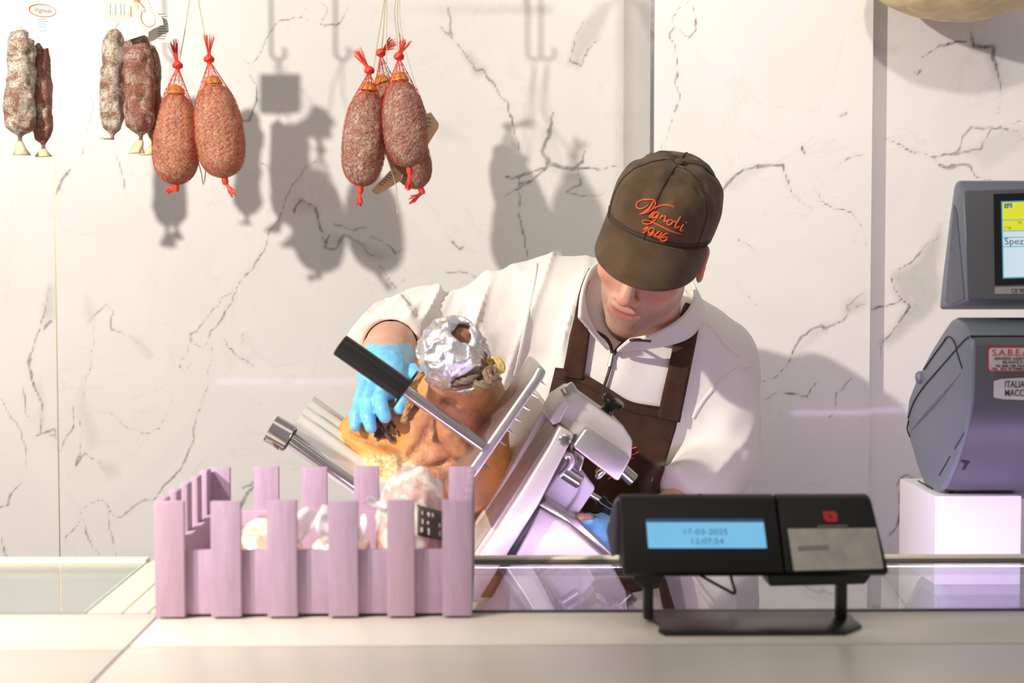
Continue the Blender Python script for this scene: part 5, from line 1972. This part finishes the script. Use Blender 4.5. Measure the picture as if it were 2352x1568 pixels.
# hem stitching and embroidery on the bib
pp = [first_hit(q[0], q[1] + 24, (bv_b,), 0.0022) for q in topc]
MB().tube([q for q in pp if q is not None], 0.0008, 5).build('hem_stitch', plain('dark_thread', (40, 24, 18), 0.8), bib)
pp = [first_hit(q[0], q[1] + 2, (bv_b,), 0.0022) for q in topc]
MB().tube([q for q in pp if q is not None], 0.0018, 6).build('hem', M_apron, bib)
mb = MB()
for pts in ([(1440, 1034), (1450, 1030), (1462, 1027)], [(1448, 1046), (1458, 1042), (1467, 1038)], [(1446, 1052), (1456, 1052)], [(1368, 1086), (1372, 1074), (1380, 1064)], [(1376, 1070), (1384, 1066)], [(1372, 1080), (1366, 1080)],
            [(1390, 1090), (1410, 1078), (1430, 1064), (1444, 1050)], [(1396, 1100), (1420, 1086), (1440, 1074)]):
    pp = [first_hit(a, b, (bv_b,), 0.0028) for a, b in pts]
    pp = [q for q in pp if q is not None]
    if len(pp) > 1:
        mb.tube(pp, 0.0013, 6)
mb.build('embroidery', M_orange_thread, bib)
# trousers
M_trou = plain('dark_trousers', (42, 40, 44), 0.9, 0, 0.05, 40, 0.2, 500)
sdf_obj('trousers', lambda p: smax(legs_fn(p, 0.006), 0.06 - p[:, 2], 0.01), np.array([-0.08, 2.28, 0.03]), np.array([0.50, 2.80, 1.12]), 0.010, M_trou, person, 0.01)
M_shoe = plain('black_shoe', (24, 24, 26), 0.5)
for sx in (-1, 1):
    fx = HIP[0] + sx * 0.07
    fc2 = np.array([fx, 2.58, 0.045])
    sdf_obj('shoe', lambda p: smax(ell(p, fc2, (0.05, 0.14, 0.055)), 0.002 - p[:, 2], 0.006), fc2 - np.array([0.07, 0.17, 0.06]), fc2 + np.array([0.07, 0.17, 0.08]), 0.006, M_shoe, person)

# ------------------------------------------------------------------ cap
t = NT('brown_cap_twill')
n1 = t.noise(28, 4)
n2 = t.noise(1100, 2)
t.base(t.ramp(n1, [(0.3, lin((76, 58, 40))), (0.7, lin((94, 74, 52)))]))
t.set(rough=0.88, sheen=0.12, spec=0.2)
t.bump(t.math('ADD', n2, t.math('MULTIPLY', n1, 1.5)), 0.35, 0.0009)
M_cap = t.m
cap = empty('cap', tuple(person.location))
cap.parent = person
cap.matrix_parent_inverse = Matrix.Translation(person.location).inverted()


def zb_(th):
    return 0.040 - 0.020 * math.sin(th)


def crown_pt(th, tt, g=0.0):
    rho = math.cos(tt * math.pi / 2) ** 0.60 if tt < 1 else 0.0
    rx = (0.0785 + 0.006 * math.sin(math.pi * min(tt * 1.3, 1)) + g)
    ry = (0.1005 + 0.004 * math.sin(math.pi * min(tt * 1.3, 1)) + g)
    z0 = zb_(th)
    zz = z0 + (0.144 + g - z0) * math.sin(tt * math.pi / 2) ** 0.92
    # panel seams pull in, panels puff out a little
    puff = 0.0022 * abs(math.sin(3 * (th + math.pi / 2))) * math.sin(math.pi * tt)
    k = 1 + puff / 0.09
    return np.array([rx * rho * math.cos(th) * k, 0.006 + ry * rho * math.sin(th) * k + 0.008 * tt * tt, zz])


NT_, NTT = 120, 36
V = []
for j in range(NTT):
    tt = j / (NTT - 1)
    for i in range(NT_):
        V.append(crown_pt(2 * math.pi * i / NT_, min(tt, 0.995)))
V = np.array(V, dtype=np.float32)
# soft dents: cloth not fully filled by the head
w_ = vnoise(V, (34, 34, 12), 31) * 0.0055 + vnoise(V, (90, 90, 26), 32) * 0.0024
up_ = np.clip((V[:, 2] - 0.06) / 0.05, 0, 1)
cn = V - np.array([0, 0.006, 0.03])
cn /= np.linalg.norm(cn, axis=1)[:, None]
dent = np.exp(-((V[:, 0] - 0.004) / 0.010) ** 2 - ((V[:, 2] - 0.115) / 0.026) ** 2) * (V[:, 1] < -0.02) * 0.007
V = V + cn * (w_ * up_ - dent + 0.0008)[:, None]
Fq = []
for j in range(NTT - 1):
    for i in range(NT_):
        i2 = (i + 1) % NT_
        Fq.append((j * NT_ + i, j * NT_ + i2, (j + 1) * NT_ + i2, (j + 1) * NT_ + i))
Vw = hlv(V)
crown = mesh_np('crown', Vw, np.array(Fq), M_cap, cap)
md = crown.modifiers.new('thick', 'SOLIDIFY')
md.thickness = 0.0022
md.offset = -1
bv_cap = BVHTree.FromPolygons([tuple(v) for v in Vw], Fq)
bt = hl((0, 0.014, 0.1445))
sdf_obj('button', lambda p: ell((p - HO) @ HR, (0, 0.014, 0.1455), (0.008, 0.008, 0.004)), bt - 0.014, bt + 0.014, 0.0015, M_cap, cap)
# brim
NB, MBr = 50, 16
V, Fq = [], []
for i in range(NB):
    u = -1 + 2 * i / (NB - 1)
    ph = u * math.radians(79)
    th = -math.pi / 2 + ph
    a = crown_pt(th, 0.0, 0.001)
    ln = 0.072 * max(0.0, math.cos(u * math.pi / 2)) ** 0.5
    for j in range(MBr):
        v = j / (MBr - 1)
        q = a + np.array([0.10 * math.sin(ph) * ln * v + 0.012 * v * math.cos(ph), -ln * v, -0.40 * ln * v - 0.016 * v * (abs(u) ** 2) - 0.008 * v * v])
        V.append(q)
for i in range(NB - 1):
    for j in range(MBr - 1):
        Fq.append((i * MBr + j, i * MBr + j + 1, (i + 1) * MBr + j + 1, (i + 1) * MBr + j))
Vbr = hlv(np.array(V))
brim = mesh_np('brim', Vbr, np.array(Fq), M_cap, cap)
md = brim.modifiers.new('thick', 'SOLIDIFY')
md.thickness = 0.0035
md.offset = 0
# seams and band stitching
M_seam = plain('cap_seam', (58, 42, 30), 0.9, 0, 0.1, 300)
mb = MB()
for k in range(6):
    th = -math.pi / 2 + k * math.pi / 3
    pts = []
    for j in range(20):
        tt = j / 19 * 0.97
        h = bv_cap.find_nearest(Vector(hl(crown_pt(th, tt))))
        pts.append(h[0] + (h[0] - Vector(hl((0, 0.006, 0.03)))).normalized() * 0.0006)
    mb.tube(pts, 0.0011, 6)
mb.build('panel_seam', M_seam, crown)
mb = MB()
for dz in (0.004, 0.009):
    pts = []
    for i in range(41):
        th = -math.pi / 2 + (i / 40 - 0.5) * 2 * math.radians(80)
        q = crown_pt(th, 0.0) + np.array([0, 0, dz])
        h = bv_cap.find_nearest(Vector(hl(q)))
        pts.append(h[0] + (h[0] - Vector(hl((0, 0.006, 0.03)))).normalized() * 0.0006)
    mb.tube(pts, 0.0009, 6)
mb.build('band_stitch', M_seam, crown)
# orange script lettering stitched on the front panels
S3 = lambda pts: [(1300 + 0.3317 * a, 340 + 0.3317 * b) for a, b in pts]
STR = [([(572, 388), (560, 402), (535, 416), (508, 419), (490, 404), (496, 378), (525, 363), (565, 358), (603, 360), (619, 378), (606, 408), (572, 440), (535, 454), (512, 455)], 1.0),
       ([(606, 370), (585, 405), (558, 434), (524, 456)], 1.5), ([(524, 456), (570, 436), (620, 412), (665, 399), (705, 396), (735, 402), (750, 413)], 0.9),
       ([(612, 438), (592, 458), (578, 474), (586, 481), (602, 472)], 1.2), ([(618, 420), (621, 418)], 1.3),
       ([(645, 446), (622, 448), (602, 466), (604, 482), (624, 478), (644, 458), (650, 448)], 1.1), ([(650, 448), (630, 486), (600, 514), (565, 526), (538, 520), (532, 504), (555, 498), (590, 508)], 1.0),
       ([(672, 460), (652, 490)], 1.2), ([(656, 484), (676, 470), (692, 474), (684, 494), (680, 506), (694, 504), (708, 494)], 1.1),
       ([(736, 496), (716, 498), (702, 512), (706, 528), (724, 526), (738, 510), (736, 496)], 1.1), ([(738, 506), (752, 508), (762, 500)], 0.9),
       ([(792, 472), (775, 500), (758, 530), (758, 546), (772, 546), (784, 536)], 1.2), ([(810, 526), (798, 546), (790, 562), (798, 570), (812, 560)], 1.2), ([(826, 514), (829, 512)], 1.3),
       ([(590, 508), (640, 530), (700, 560), (750, 580), (795, 592)], 1.0),
       ([(536, 566), (552, 552), (572, 544), (558, 564), (546, 580), (534, 586)], 1.2),
       ([(614, 560), (598, 550), (578, 560), (572, 578), (586, 588), (604, 578), (614, 560)], 1.1), ([(614, 560), (606, 584), (590, 600), (572, 598)], 1.1),
       ([(652, 568), (632, 588), (612, 604), (640, 612), (664, 612)], 1.1), ([(668, 578), (652, 602), (638, 624)], 1.2),
       ([(708, 590), (688, 590), (664, 608), (654, 628), (668, 640), (690, 634), (700, 616), (684, 610), (664, 622)], 1.1)]
mb = MB()
for pts, w in STR:
    pp = smooth_path([Vector((a, b, 0)) for a, b in S3(pts)], 5)
    q3 = []
    for q in pp:
        h = on_surface(bv_cap, q.x, q.y, 0.0012)
        if h is not None:
            q3.append(h)
    if len(q3) > 1:
        n_ = len(q3)
        rr = [0.00095 * w * (0.65 + 0.55 * math.sin(math.pi * (i + 0.5) / n_)) for i in range(n_)]
        mb.tube(q3, rr, 6)
em = mb.build('embroidery', M_orange_thread, crown)
em['label'] = 'orange stitched lettering'

# ------------------------------------------------------------------ hanging rail, hooks, cured sausages
SD = 2.95
RAILZ = 2.315
rail = empty('hanging_rail', (0, SD, RAILZ))
tag(rail, 'steel rail on the wall above the frame that the sausages hang from', 'rail')
MB().tube([(-1.5, SD, RAILZ), (0.18, SD, RAILZ)], 0.008, 16).build('bar', M_steel, rail)
for x in (-1.45, -0.6, 0.12):
    MB().tube([(x, SD, RAILZ), (x, WALL_D + 0.002, RAILZ)], 0.006, 12).build('bracket', M_steel, rail)


def hook(px, lab, dy=0.0):
    b = P(px, -52, SD)
    r = 0.014
    pts = [Vector((b.x + 0.010 * math.cos(a), SD + dy, RAILZ + 0.0105 * math.sin(a))) for a in np.radians([-150, -100, -40, 20, 80, 130, 170, 200])]
    pts += [Vector((b.x - 0.004, SD + dy, RAILZ - 0.035)), Vector((b.x - 0.004, SD + dy, b.z + 0.04))]
    pts += [Vector((b.x + 0.010 + r * math.cos(a), SD + dy, b.z + 0.016 + r * math.sin(a))) for a in np.radians([180, 215, 250, 290, 330, 10, 45])]
    o = MB().tube(smooth_path(pts, 4), 0.0028, 8).build('meat_hook', M_steel)
    return tag(o, lab, 'hook', 'hooks on the hanging rail')


for hx, lab in ((60, 'steel hook that carries the leftmost ripened sausages'), (300, 'steel hook above the white tags of the middle sausages'), (445, 'steel hook that carries the orange brown netted pair'),
                (878, 'steel hook holding the left strings of the salami trio'), (908, 'steel hook holding the right strings of the salami trio')):
    hook(hx, lab)


def frame_of(a, b):
    a, b = Vector(a), Vector(b)
    d = (b - a).normalized()
    u = Vector((0, -1, 0))
    u = (u - d * u.dot(d)).normalized()
    return a, d, d.cross(u), u, (b - a).length


def body_mesh(name, a, b, prof, mat, parent, n1=0.002, f1=60, seed=0, nu=56, nv=44, n2=0.0):
    """Sausage: rings from top a to bottom b, radius prof(t)."""
    a, d, w, u, L = frame_of(a, b)
    V = []
    for j in range(nv):
        t = 0.5 - 0.5 * math.cos(math.pi * j / (nv - 1))
        r = prof(t)
        for i in range(nu):
            an = 2 * math.pi * i / nu
            V.append(a + d * (L * t) + (w * math.cos(an) + u * math.sin(an)) * r)
    V = np.array([tuple(v) for v in V], dtype=np.float32)
    ax = np.array([tuple(a + d * (L * (0.5 - 0.5 * math.cos(math.pi * j / (nv - 1))))) for j in range(nv) for i in range(nu)])
    nr = V - ax
    nr /= np.maximum(np.linalg.norm(nr, axis=1), 1e-6)[:, None]
    V = V + nr * (vnoise(V, f1, seed) * n1 + vnoise(V, f1 * 2.6, seed + 1) * n1 * 0.4)[:, None]
    if n2:
        V = V + nr * (vnoise(V, (75, 75, 14), seed + 5) * n2)[:, None]
    Fq = [(j * nu + i, j * nu + (i + 1) % nu, (j + 1) * nu + (i + 1) % nu, (j + 1) * nu + i) for j in range(nv - 1) for i in range(nu)]
    return mesh_np(name, V, np.array(Fq), mat, parent)


def salami_mat(name, base, dark, light, white_lo, white_hi, seed):
    t = NT(name)
    mp = t.n('ShaderNodeMapping')
    mp.inputs['Location'].default_value = (seed, seed * 0.7, seed * 1.3)
    t.l(t.coord(), mp.inputs['Vector'])
    v = mp.outputs['Vector']
    n1 = t.noise(45, 5, 0.65, 0.8, v)
    n2 = t.noise(300, 3, 0.65, 0.3, v)
    n3 = t.noise(24, 5, 0.7, 1.4, v)
    c = t.ramp(n1, [(0.3, lin(dark)), (0.65, lin(base))])
    c = t.mix(t.math('MULTIPLY', t.ramp(n2, [(0.44, (0, 0, 0)), (0.64, (1, 1, 1))]), 0.6), c, lin(light))
    c = t.mix(t.ramp(n3, [(white_lo, (0, 0, 0)), (white_hi, (1, 1, 1))]), c, t.ramp(n2, [(0.35, lin((136, 124, 106))), (0.55, lin((222, 212, 194)))]))
    t.base(c)
    t.set(rough=0.62, spec=0.35)
    t.bump(t.math('ADD', n1, n2), 0.6, 0.0018)
    return t.m


M_sal_net = salami_mat('netted_salami_casing', (152, 104, 86), (112, 70, 58), (206, 178, 156), 0.5, 0.8, 2.0)
M_sal_orange = salami_mat('netted_salami_casing_orange', (182, 118, 84), (140, 78, 56), (222, 184, 152), 0.55, 0.85, 5.0)
M_sal_white = salami_mat('mould_ripened_casing', (142, 92, 66), (92, 62, 48), (186, 160, 132), 0.40, 0.58, 8.0)
M_sal_brown = salami_mat('dark_ripened_casing', (146, 84, 64), (96, 54, 44), (176, 136, 112), 0.50, 0.75, 11.0)
tn = NT('red_net')
tn.base(tn.ramp(tn.noise(200, 2), [(0.3, lin((214, 48, 30))), (0.7, lin((236, 76, 50)))]))
tn.set(rough=0.5, sss=0.0)
M_net = tn.m
M_fat_end = plain('yellow_fat_end', (206, 150, 70), 0.5, 0, 0.12, 120, 0.4, 200)
M_paper_tail = plain('waxy_casing_tail', (230, 214, 164), 0.45, 0, 0.12, 90, 0.3, 160)


def tuft(a, b, n, spread, mat, name, parent, r=0.0006, seed=0):
    rr_ = random.Random(seed)
    a, d, w, u, L = frame_of(a, b)
    mb = MB()
    for k in range(n):
        an = rr_.uniform(0, 6.28)
        s = spread * math.sqrt(rr_.random())
        m = 0.75 + 0.3 * rr_.random()
        p1_ = a + d * (L * 0.35) + (w * math.cos(an) + u * math.sin(an)) * (s * 0.35)
        p2_ = a + d * (L * m) + (w * math.cos(an) + u * math.sin(an)) * s + Vector((rr_.uniform(-1, 1), rr_.uniform(-1, 1), rr_.uniform(-1, 1))) * 0.002
        mb.tube([a + (w * math.cos(an) + u * math.sin(an)) * 0.0025, p1_, p2_], [r * 1.6, r * 1.3, r], 4)
    return mb.build(name, mat, parent)


def netted(label, group, top, bot, rad, knot, tuft_end, tail_end, mat, strings, seed):
    root = empty('netted_salami', tuple(bot))
    tag(root, label, 'salami', group)
    a, d, w, u, L = frame_of(top, bot)

    def prof(t):
        e = abs(2 * t - 1)
        r = rad * (1 - e ** 3.6) ** 0.5
        q = min(1, t / 0.5)
        return r * (0.84 + 0.18 * q * q * (3 - 2 * q) - 0.03 * max(0, t - 0.7))
    body_mesh('casing', top, bot, prof, mat, root, 0.0022, 42, seed)
    knot = Vector(knot)
    # collar of fat at the top
    cen = a - d * 0.003
    MB().lathe(cen - d * 0.012, cen + d, [(0, 0.004), (0.003, 0.011), (0.010, 0.016), (0.018, 0.019)], 18).build('fat_end', M_fat_end, root)
    # net: zigzag strands from the bottom knot over the casing and up to the top knot
    NS, rows = 20, 34
    mb = MB()
    ts = [0.995 - 0.99 * k / (rows - 1) for k in range(rows)]
    for s in range(NS):
        pts = []
        for k, t in enumerate(ts):
            an = 2 * math.pi * (s + 0.5 * ((k + s) % 2) * 1.0 + 0.25) / NS
            if t < 0.12:
                continue
            r = prof(t) + 0.0013
            pts.append(a + d * (L * t) + (w * math.cos(an) + u * math.sin(an)) * r)
        last = pts[-1]
        for k in range(1, 9):
            f = k / 8
            q = last.lerp(knot, f)
            zz = (1 - f) * 0.0022 * (1 if (k + s) % 2 else -1)
            an = 2 * math.pi * s / NS
            pts.append(q + (w * -math.sin(an) + u * math.cos(an)) * zz)
        mb.tube(pts, 0.00055, 3, False)
    # cross rows on the cone
    for k in range(1, 7):
        f = k / 8
        ring = []
        for i in range(18):
            an = 2 * math.pi * i / 18
            q = (a + d * (L * 0.13) + (w * math.cos(an) + u * math.sin(an)) * (prof(0.13) + 0.001)).lerp(knot, f)
            ring.append(q + Vector((0, 0, 0.0012 * (-1) ** i)))
        mb.tube(ring, 0.0005, 3, False, True)
    mb.build('net', M_net, root)
    kb = MB()
    kb.lathe(knot - d * 0.009, knot + d * 0.009, [(0, 0.004), (0.004, 0.0085), (0.010, 0.0095), (0.015, 0.006), (0.018, 0.004)], 14)
    kb.tube([knot + Vector((0.007 * math.cos(q), -0.007 * math.sin(q), 0.0025 * math.sin(2 * q))) for q in np.linspace(0, 2 * math.pi, 12, endpoint=False)], 0.0042, 7, False, True)
    kb.build('knot', M_net, root)
    tuft(knot, tuft_end, 30, 0.013, M_net, 'tuft', root, 0.0006, seed)
    bk = Vector(bot) + d * 0.002
    MB().lathe(bk - d * 0.006, bk + d * 0.012, [(0, 0.008), (0.006, 0.0062), (0.012, 0.007), (0.018, 0.005)], 12).build('bottom_knot', M_net, root)
    tuft(bk + d * 0.008, tail_end, 26, 0.009, M_net, 'tail', root, 0.0009, seed + 50)
    for st in strings:
        MB().tube(smooth_path([Vector(q) for q in st], 4), 0.0011, 6).build('string', M_string, root)
    return root


def pd(x, y, dy=0.0):
    return P(x, y, SD + dy)


def hk(px):
    return P(px + 12, -50, SD)


PAIR = 'netted salami pair'
netted('orange brown netted salami hanging beside the mould-ripened sausages', PAIR, pd(404, 212), pd(404, 424), 0.0455, pd(408, 150), pd(393, 92), pd(380, 437), M_sal_orange,
       [[hk(445), pd(436, 0), pd(425, 70), pd(411, 146)], [pd(455, 370, 0.02), pd(463, 400, 0.02), pd(467, 425, 0.02), pd(472, 395, 0.02), pd(470, 350, 0.02)]], 21)
netted('orange brown netted salami tilted outward, rightmost of its pair', PAIR, pd(489, 190, -0.03), pd(516, 408, -0.03), 0.0475, pd(480, 136, -0.03), pd(478, 80, -0.03), pd(538, 448, -0.03), M_sal_orange,
       [[hk(445), pd(456, 0), pd(465, 50), pd(479, 132, -0.03)]], 22)
TRIO = 'netted salami trio'
netted('brown netted salami at front left of the hanging trio', TRIO, pd(846, 205, -0.02), pd(828, 428, -0.02), 0.0425, pd(848, 162, -0.02), pd(818, 112, -0.02), pd(822, 472, -0.02), M_sal_net,
       [[hk(878), pd(880, 20), pd(868, 90), pd(858, 158, -0.02)]], 23)
netted('brown netted salami at front right of the hanging trio', TRIO, pd(918, 182, -0.07), pd(940, 384, -0.07), 0.0425, pd(916, 130, -0.07), pd(932, 88, -0.07), pd(938, 436, -0.07), M_sal_net,
       [[hk(908), pd(906, 20), pd(910, 70), pd(915, 125, -0.07)], [hk(908), pd(912, 30), pd(918, 85), pd(921, 125, -0.07)]], 24)
netted('brown netted salami half hidden at the back of the trio', TRIO, pd(876, 188, 0.07), pd(966, 432, 0.07), 0.0435, pd(874, 122, 0.05), pd(908, 92, 0.02), pd(942, 462, 0.05), M_sal_net,
       [[hk(878), pd(884, 20), pd(880, 80), pd(876, 118, 0.05)], [pd(888, 360, -0.06), pd(908, 420, -0.02), pd(912, 455, -0.02), pd(913, 492, -0.02)]], 25)


# string-hung cards
def card(label, pts, D, mat, parts=(), name='paper_tag', group=None, tilt=0.0, hang=None):
    root = empty(name, tuple(P(pts[0][0], pts[0][1], D)))
    tag(root, label, 'tag', group)
    q = [P(x, y, D + tilt * (x - pts[0][0])) for x, y in pts]
    MB().prism(q, (0, 0.0009, 0)).build('card', mat, root)
    for nm, pl, m in parts:
        MB().prism([P(x, y, D - 0.0006 + tilt * (x - pts[0][0])) for x, y in pl], (0, 0.0004, 0)).build(nm, m, root)
    if hang:
        MB().tube(smooth_path([P(*h) for h in hang], 4), 0.0008, 5).build('string', M_string, root)
    return root


def ring_band(cx_, cy_, rx_, ry_, D, w0, w1, rot, mat, parent, name='oval_logo'):
    mb = MB()
    n = 40
    pts = []
    for i in range(n):
        a = 2 * math.pi * i / n
        x, y = rx_ * math.cos(a), ry_ * math.sin(a)
        c_, s_ = math.cos(rot), math.sin(rot)
        pts.append(P(cx_ + x * c_ - y * s_, cy_ + x * s_ + y * c_, D))
    rad = [w0 + (w1 - w0) * (0.5 - 0.5 * math.cos(2 * math.pi * i / n)) for i in range(n)]
    mb.tube(pts, rad, 6, False, True)
    return mb.build(name, mat, parent)


def lines(x0, y0, rows, dy, w, m, h=1.6):
    out = []
    for k in range(rows):
        ww = w * (0.7 + 0.3 * ((k * 37) % 10) / 10)
        y = y0 + k * dy
        out.append(('print', [(x0, y), (x0 + ww, y), (x0 + ww, y + h), (x0, y + h)], m))
    return out


tA = card('white rounded label card with an orange oval above the leftmost sausages',
          [(68, 6), (72, 3), (130, 6), (135, 14), (135, 98), (118, 108), (100, 112), (92, 100), (66, 86), (64, 12)], SD - 0.05, M_paper,
          lines(86, 43, 4, 5.5, 27, M_ink_blue) + lines(90, 70, 1, 5, 24, M_ink_blue), hang=[(100, 6, SD - 0.05), (90, -20, SD - 0.02), (74, -50, SD)])
ring_band(97, 24, 31, 14, SD - 0.0512, 0.0012, 0.0004, math.pi + 0.12, M_ink_orange, tA)
text_mesh('lettering', 'Vignoli', 0.0125, plain('pale_red_print', (196, 132, 116), 0.6), P(97, 28, SD - 0.0508), (1, 0, -0.08), (0.25, 0, 1), tA, 'CENTER', 0.0001)
tB = card('plain white tag with an orange arc lying over the middle sausages',
          [(270, 58), (308, 38), (318, 22), (326, 30), (350, 26), (372, 40), (376, 56), (352, 66), (332, 80), (288, 94)], SD - 0.075, M_paper, hang=[(320, 26, SD - 0.075), (312, -10, SD - 0.03), (310, -50, SD)])
ring_band(340, 42, 16, 20, SD - 0.0762, 0.0008, 0.0002, math.pi - 0.4, M_ink_orange, tB)
tB2 = card('grey label card with vertical blue print at top of the frame',
           [(240, -40), (332, -40), (333, 46), (300, 52), (244, 50), (239, 44)], SD - 0.035, plain('grey_card', (206, 200, 192), 0.6), [('print', [(x, 8), (x + 2, 8), (x + 2, 34), (x, 34)], M_ink_blue) for x in (252, 264, 276, 284)] +  # card stock itself is greyer than the white tags
           [('print', [(299, 14), (302, 14), (302, 38), (299, 38)], M_ink_orange), ('print', [(308, -4), (322, -4), (322, 6), (308, 4)], M_ink_orange)], hang=[(290, -38, SD - 0.035), (300, -46, SD)])
tB3 = card('folded label card with dense dark print beside the red net',
           [(344, 20), (372, 30), (384, 42), (391, 98), (362, 98), (340, 94)], SD - 0.05, plain('aged_card', (226, 216, 202), 0.6), lines(363, 32, 11, 5.6, 23, M_ink_dark, 1.3), hang=[(350, 24, SD - 0.05), (330, -20, SD - 0.02), (312, -50, SD)])
tC = card('tan printed card hanging under the salami trio', [(853, 438), (905, 382), (926, 402), (922, 414), (870, 446), (862, 446)], SD + 0.02, plain('tan_card', (222, 184, 142), 0.6),
          [('print', [(868 + k * 6, 420 - k * 5), (880 + k * 6, 424 - k * 5), (880 + k * 6, 425.4 - k * 5), (868 + k * 6, 421.4 - k * 5)], M_ink_dark) for k in range(6)], hang=[(905, 384, SD + 0.02), (896, 300, SD + 0.02), (890, 200, SD + 0.02), (888, 100, SD), (890, -50, SD)])
tD = card('tan printed card peeking out at the right of the salami trio', [(975, 262), (990, 258), (1008, 284), (1007, 294), (982, 334), (972, 330)], SD + 0.0, plain('tan_card_b', (224, 190, 150), 0.6),
          [('print', [(980, 270 + k * 9), (990, 272 + k * 9), (990, 273.5 + k * 9), (980, 271.5 + k * 9)], M_ink_dark) for k in range(3)], hang=[(980, 262, SD), (950, 180, SD + 0.0), (920, 60, SD), (920, -50, SD)])


# mould-ripened sausages
def ripened(label, top, bot, r, mat, tail, seed, bend=0.004, strings=()):
    root = empty('ripened_sausage', tuple(bot))
    tag(root, label, 'sausage', 'mould-ripened sausages on strings')

    def prof(t):
        e = abs(2 * t - 1)
        return r * max(0.12, (1 - e ** 9)) ** 0.5 * (0.93 + 0.09 * t)
    body_mesh('casing', top, bot, prof, mat, root, 0.0034, 55, seed, 56, 60, 0.0035)
    b = Vector(bot)
    a, d, w, u, L = frame_of(top, bot)
    MB().lathe(b - d * 0.003, b + d, [(0, r * 0.5), (0.007, 0.005), (0.012, 0.0035), (0.016, 0.0045)], 14).build('tied_end', mat, root)
    # waxy flap below the tie
    rr_ = random.Random(seed)
    V, Fq = [], []
    n, m = 7, 9
    te = Vector(tail)
    for i in range(n):
        for j in range(m):
            f, g = i / (n - 1), j / (m - 1)
            c = (b + d * 0.014).lerp(te, f)
            rad = 0.0035 + 0.012 * f ** 0.8
            an = 2 * math.pi * g + seed
            V.append(tuple(c + (w * math.cos(an) * rad + u * math.sin(an) * rad * 0.45) * (1 + 0.25 * math.sin(3 * an + f * 3))))
    for i in range(n - 1):
        for j in range(m - 1):
            Fq.append((i * m + j, i * m + j + 1, (i + 1) * m + j + 1, (i + 1) * m + j))
    o = mesh_np('casing_tail', np.array(V), np.array(Fq), M_paper_tail, root)
    md = o.modifiers.new('thick', 'SOLIDIFY')
    md.thickness = 0.0012
    for st in strings:
        MB().tube(smooth_path([Vector(q) for q in st], 4), 0.001, 6).build('string', M_string, root)
    return root


ripened('whitish mould-ripened sausage, leftmost of all the hanging ones', pd(48, 68, -0.02), pd(46, 308, -0.02), 0.0285, M_sal_white, pd(50, 356, -0.02), 31, strings=[[pd(48, 70, -0.02), pd(58, 10), pd(70, -48)]])
ripened('dark wrinkled sausage behind the leftmost whitish one', pd(90, 100, 0.02), pd(99, 326, 0.02), 0.0200, M_sal_brown, pd(100, 360, 0.02), 32, strings=[[pd(90, 102, 0.02), pd(80, 20, 0.01), pd(72, -48)]])
ripened('whitish mould-ripened sausage, leftmost below the white tag', pd(263, 68, 0.02), pd(258, 304, 0.02), 0.0250, M_sal_white, pd(243, 318, 0.005), 33, strings=[[pd(263, 70, 0.02), pd(290, 10), pd(310, -48)]])
ripened('reddish brown ripened sausage in front, directly below the white tag', pd(316, 78, -0.03), pd(323, 306, -0.03), 0.0300, M_sal_brown, pd(312, 352, -0.03), 34, strings=[[pd(316, 80, -0.03), pd(314, 10), pd(312, -48)]])
ripened('thin dark sausage tucked between the front one and the red net', pd(348, 104, 0.045), pd(352, 318, 0.045), 0.0175, M_sal_brown, pd(338, 356, 0.045), 35, strings=[[pd(348, 106, 0.045), pd(330, 10, 0.01), pd(314, -48)]])

# ------------------------------------------------------------------ hanging cheese at the top right
chs = empty('hanging_cheese', tuple(P(2205, 44, 2.64)))
tag(chs, 'large pale cheese hanging at the top right corner', 'cheese')
tc = NT('cheese_rind')
n1 = tc.noise(18, 5, 0.6, 0.8)
tc.base(tc.ramp(n1, [(0.3, lin((206, 178, 128))), (0.65, lin((230, 208, 160)))]))
tc.set(rough=0.5, sss=0.08)
tc.bump(n1, 0.5, 0.004)
cc_ = np.array(P(2208, -62, 2.66))


def ch_fn(p):
    d = ell(p, cc_, (0.165, 0.15, 0.0865))
    return d + vnoise(p, 22, 3) * 0.004 + vnoise(p, 60, 4) * 0.0016


sdf_obj('rind', ch_fn, cc_ - 0.19, cc_ + 0.19, 0.006, tc.m, chs, 0.01)
for dx in (-0.03, 0.03):
    MB().tube([(cc_[0] + dx, cc_[1], cc_[2] + 0.08), (cc_[0], cc_[1], cc_[2] + 0.30)], 0.003, 6).build('cord', M_string, chs)
MB().tube([(cc_[0], cc_[1], cc_[2] + 0.295), (cc_[0], RW_D + 0.002, cc_[2] + 0.295)], 0.006, 10).build('peg', M_steel, chs)
